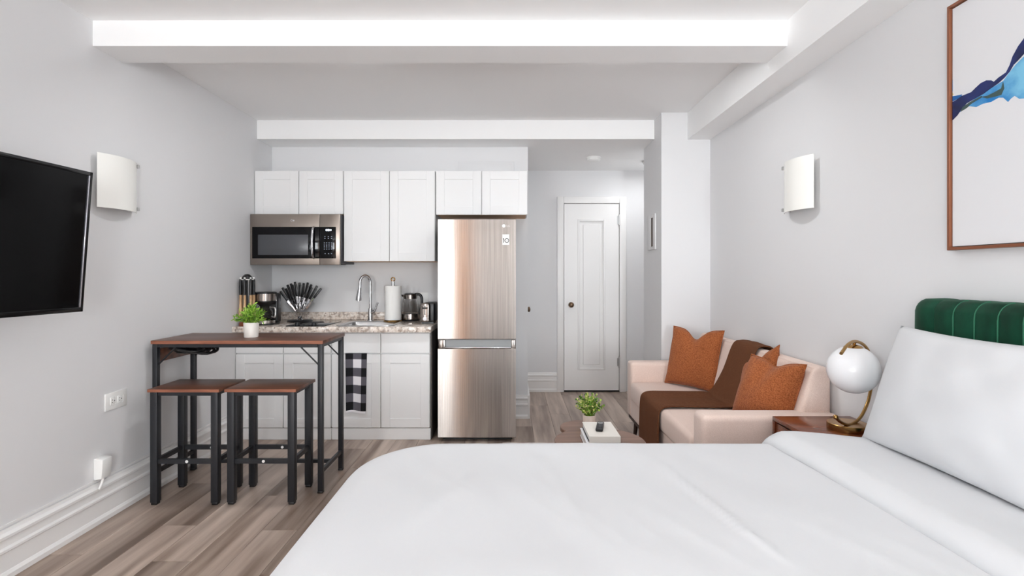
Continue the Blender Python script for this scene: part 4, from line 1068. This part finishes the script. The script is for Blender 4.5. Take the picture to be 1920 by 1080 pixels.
for i in range(NU):
    for j in range(NV):
        mb.bm.faces.new((V1[i][j], V1[i + 1][j], V1[i + 1][j + 1], V1[i][j + 1])); mb.bm.faces.new((V2[i][j], V2[i][j + 1], V2[i + 1][j + 1], V2[i + 1][j]))
for i in range(NU):
    for j in (0, NV): mb.bm.faces.new((V1[i][j], V1[i + 1][j], V2[i + 1][j], V2[i][j]))
for j in range(NV):
    for i in (0, NU): mb.bm.faces.new((V1[i][j], V1[i][j + 1], V2[i][j + 1], V2[i][j]))
solo('top_sheet', mb, SHEET, 'white top sheet folded back over the duvet below the pillow', 'sheet', (1.2, 1.35, zT), angle=80)
place_cushion('bed_pillow', 'large white bed pillow leaning upright against the green headboard', 'pillow', cushion_mesh(.92, .46, .17, 0, 21, n=40, pw_=.40, noise_amp=.011, ear=.07, taper=.25), SHEET, (1.375, 2.10, .687), (1.375, 1.18, .687), 9)

# ---------------------------------------------------------------- picture on the right wall
pX = 1.622
fy1, fy0, fz0, fz1 = 1.985, 1.05, 1.42, 2.325
pc = thing('framed_painting', 'large white canvas with blue ink swirl in a thin copper frame', 'painting', (XR, (fy0 + fy1) / 2, (fz0 + fz1) / 2))
fw = .011
mb = MB()
mb.box(pX - .004, XR - .001, fy1 - fw, fy1, fz0, fz1, .001, 1).box(pX - .004, XR - .001, fy0, fy0 + fw, fz0, fz1, .001, 1)
mb.box(pX - .004, XR - .001, fy0 + fw, fy1 - fw, fz0, fz0 + fw, .001, 1).box(pX - .004, XR - .001, fy0 + fw, fy1 - fw, fz1 - fw, fz1, .001, 1)
part('frame', mb, COPPER, pc)
cX = pX + .006
part('canvas', MB().box(cX, XR - .004, fy0 + fw + .003, fy1 - fw - .003, fz0 + fw + .003, fz1 - fw - .003), CANVAS, pc)
part('shadow_gap', MB().box(cX + .006, XR - .002, fy0 + fw, fy1 - fw, fz0 + fw, fz1 - fw), BLACK, pc)
def ink(name, pts, mat, lift):
    # points read off the photograph, put on the canvas plane; then carried on beyond the frame edge
    poly = []
    for px, py in pts:
        Y = 1000 * cX / (px - 960); poly.append((min(Y, fy1 - fw - .004), CH - (py - 515) * Y / 1000))
    mb = MB(); mb.prism(poly, 'x', cX - lift, cX - .0001); part(name, mb, mat, pc)
def zc(zx, zy): return (1760 + zx * .17602, 60 + zy * .17593)
ink('ink_wash', [zc(*p) for p in [(180, 900), (260, 820), (330, 790), (400, 800), (470, 765), (560, 745), (640, 700), (690, 700), (740, 745), (770, 710), (810, 680), (860, 712), (909, 708), (1000, 640), (1200, 560), (1500, 500), (1900, 300), (1900, -200), (1500, -100), (1200, 60), (1000, 190), (909, 260), (820, 350), (740, 450), (690, 520), (560, 600), (420, 690), (300, 770)]], INK, .0006)
ink('ink_band', [zc(*p) for p in [(112, 760), (180, 730), (250, 680), (350, 640), (400, 590), (450, 545), (510, 515), (560, 515), (590, 530), (640, 485), (720, 430), (760, 350), (790, 260), (850, 150), (909, 70), (1010, -60), (1200, -260), (1500, -420), (1520, -300), (1220, -80), (1000, 130), (909, 235), (850, 300), (800, 350), (760, 420), (700, 490), (640, 545), (560, 600), (480, 660), (380, 715), (300, 760), (240, 830), (200, 890), (150, 940), (112, 920)]], NAVY, .0012)
ink('ink_vein', [zc(*p) for p in [(450, 690), (520, 680), (600, 640), (670, 600), (690, 530), (702, 600), (670, 670), (600, 690), (520, 708)]], INKG, .0016)
ink('ink_vein', [zc(*p) for p in [(235, 850), (260, 800), (330, 750), (460, 680), (470, 692), (350, 765), (300, 810)]], INKG, .0016)
ink('ink_fleck', [zc(*p) for p in [(110, 525), (135, 525), (150, 545), (125, 640), (110, 640)]], INK, .001)
ink('ink_fleck', [zc(*p) for p in [(112, 700), (180, 680), (250, 665), (245, 690), (180, 725), (112, 755)]], INKD, .001)
ink('ink_fleck', [zc(*p) for p in [(110, 668), (160, 664), (150, 676), (110, 690)]], INKGOLD, .0014)
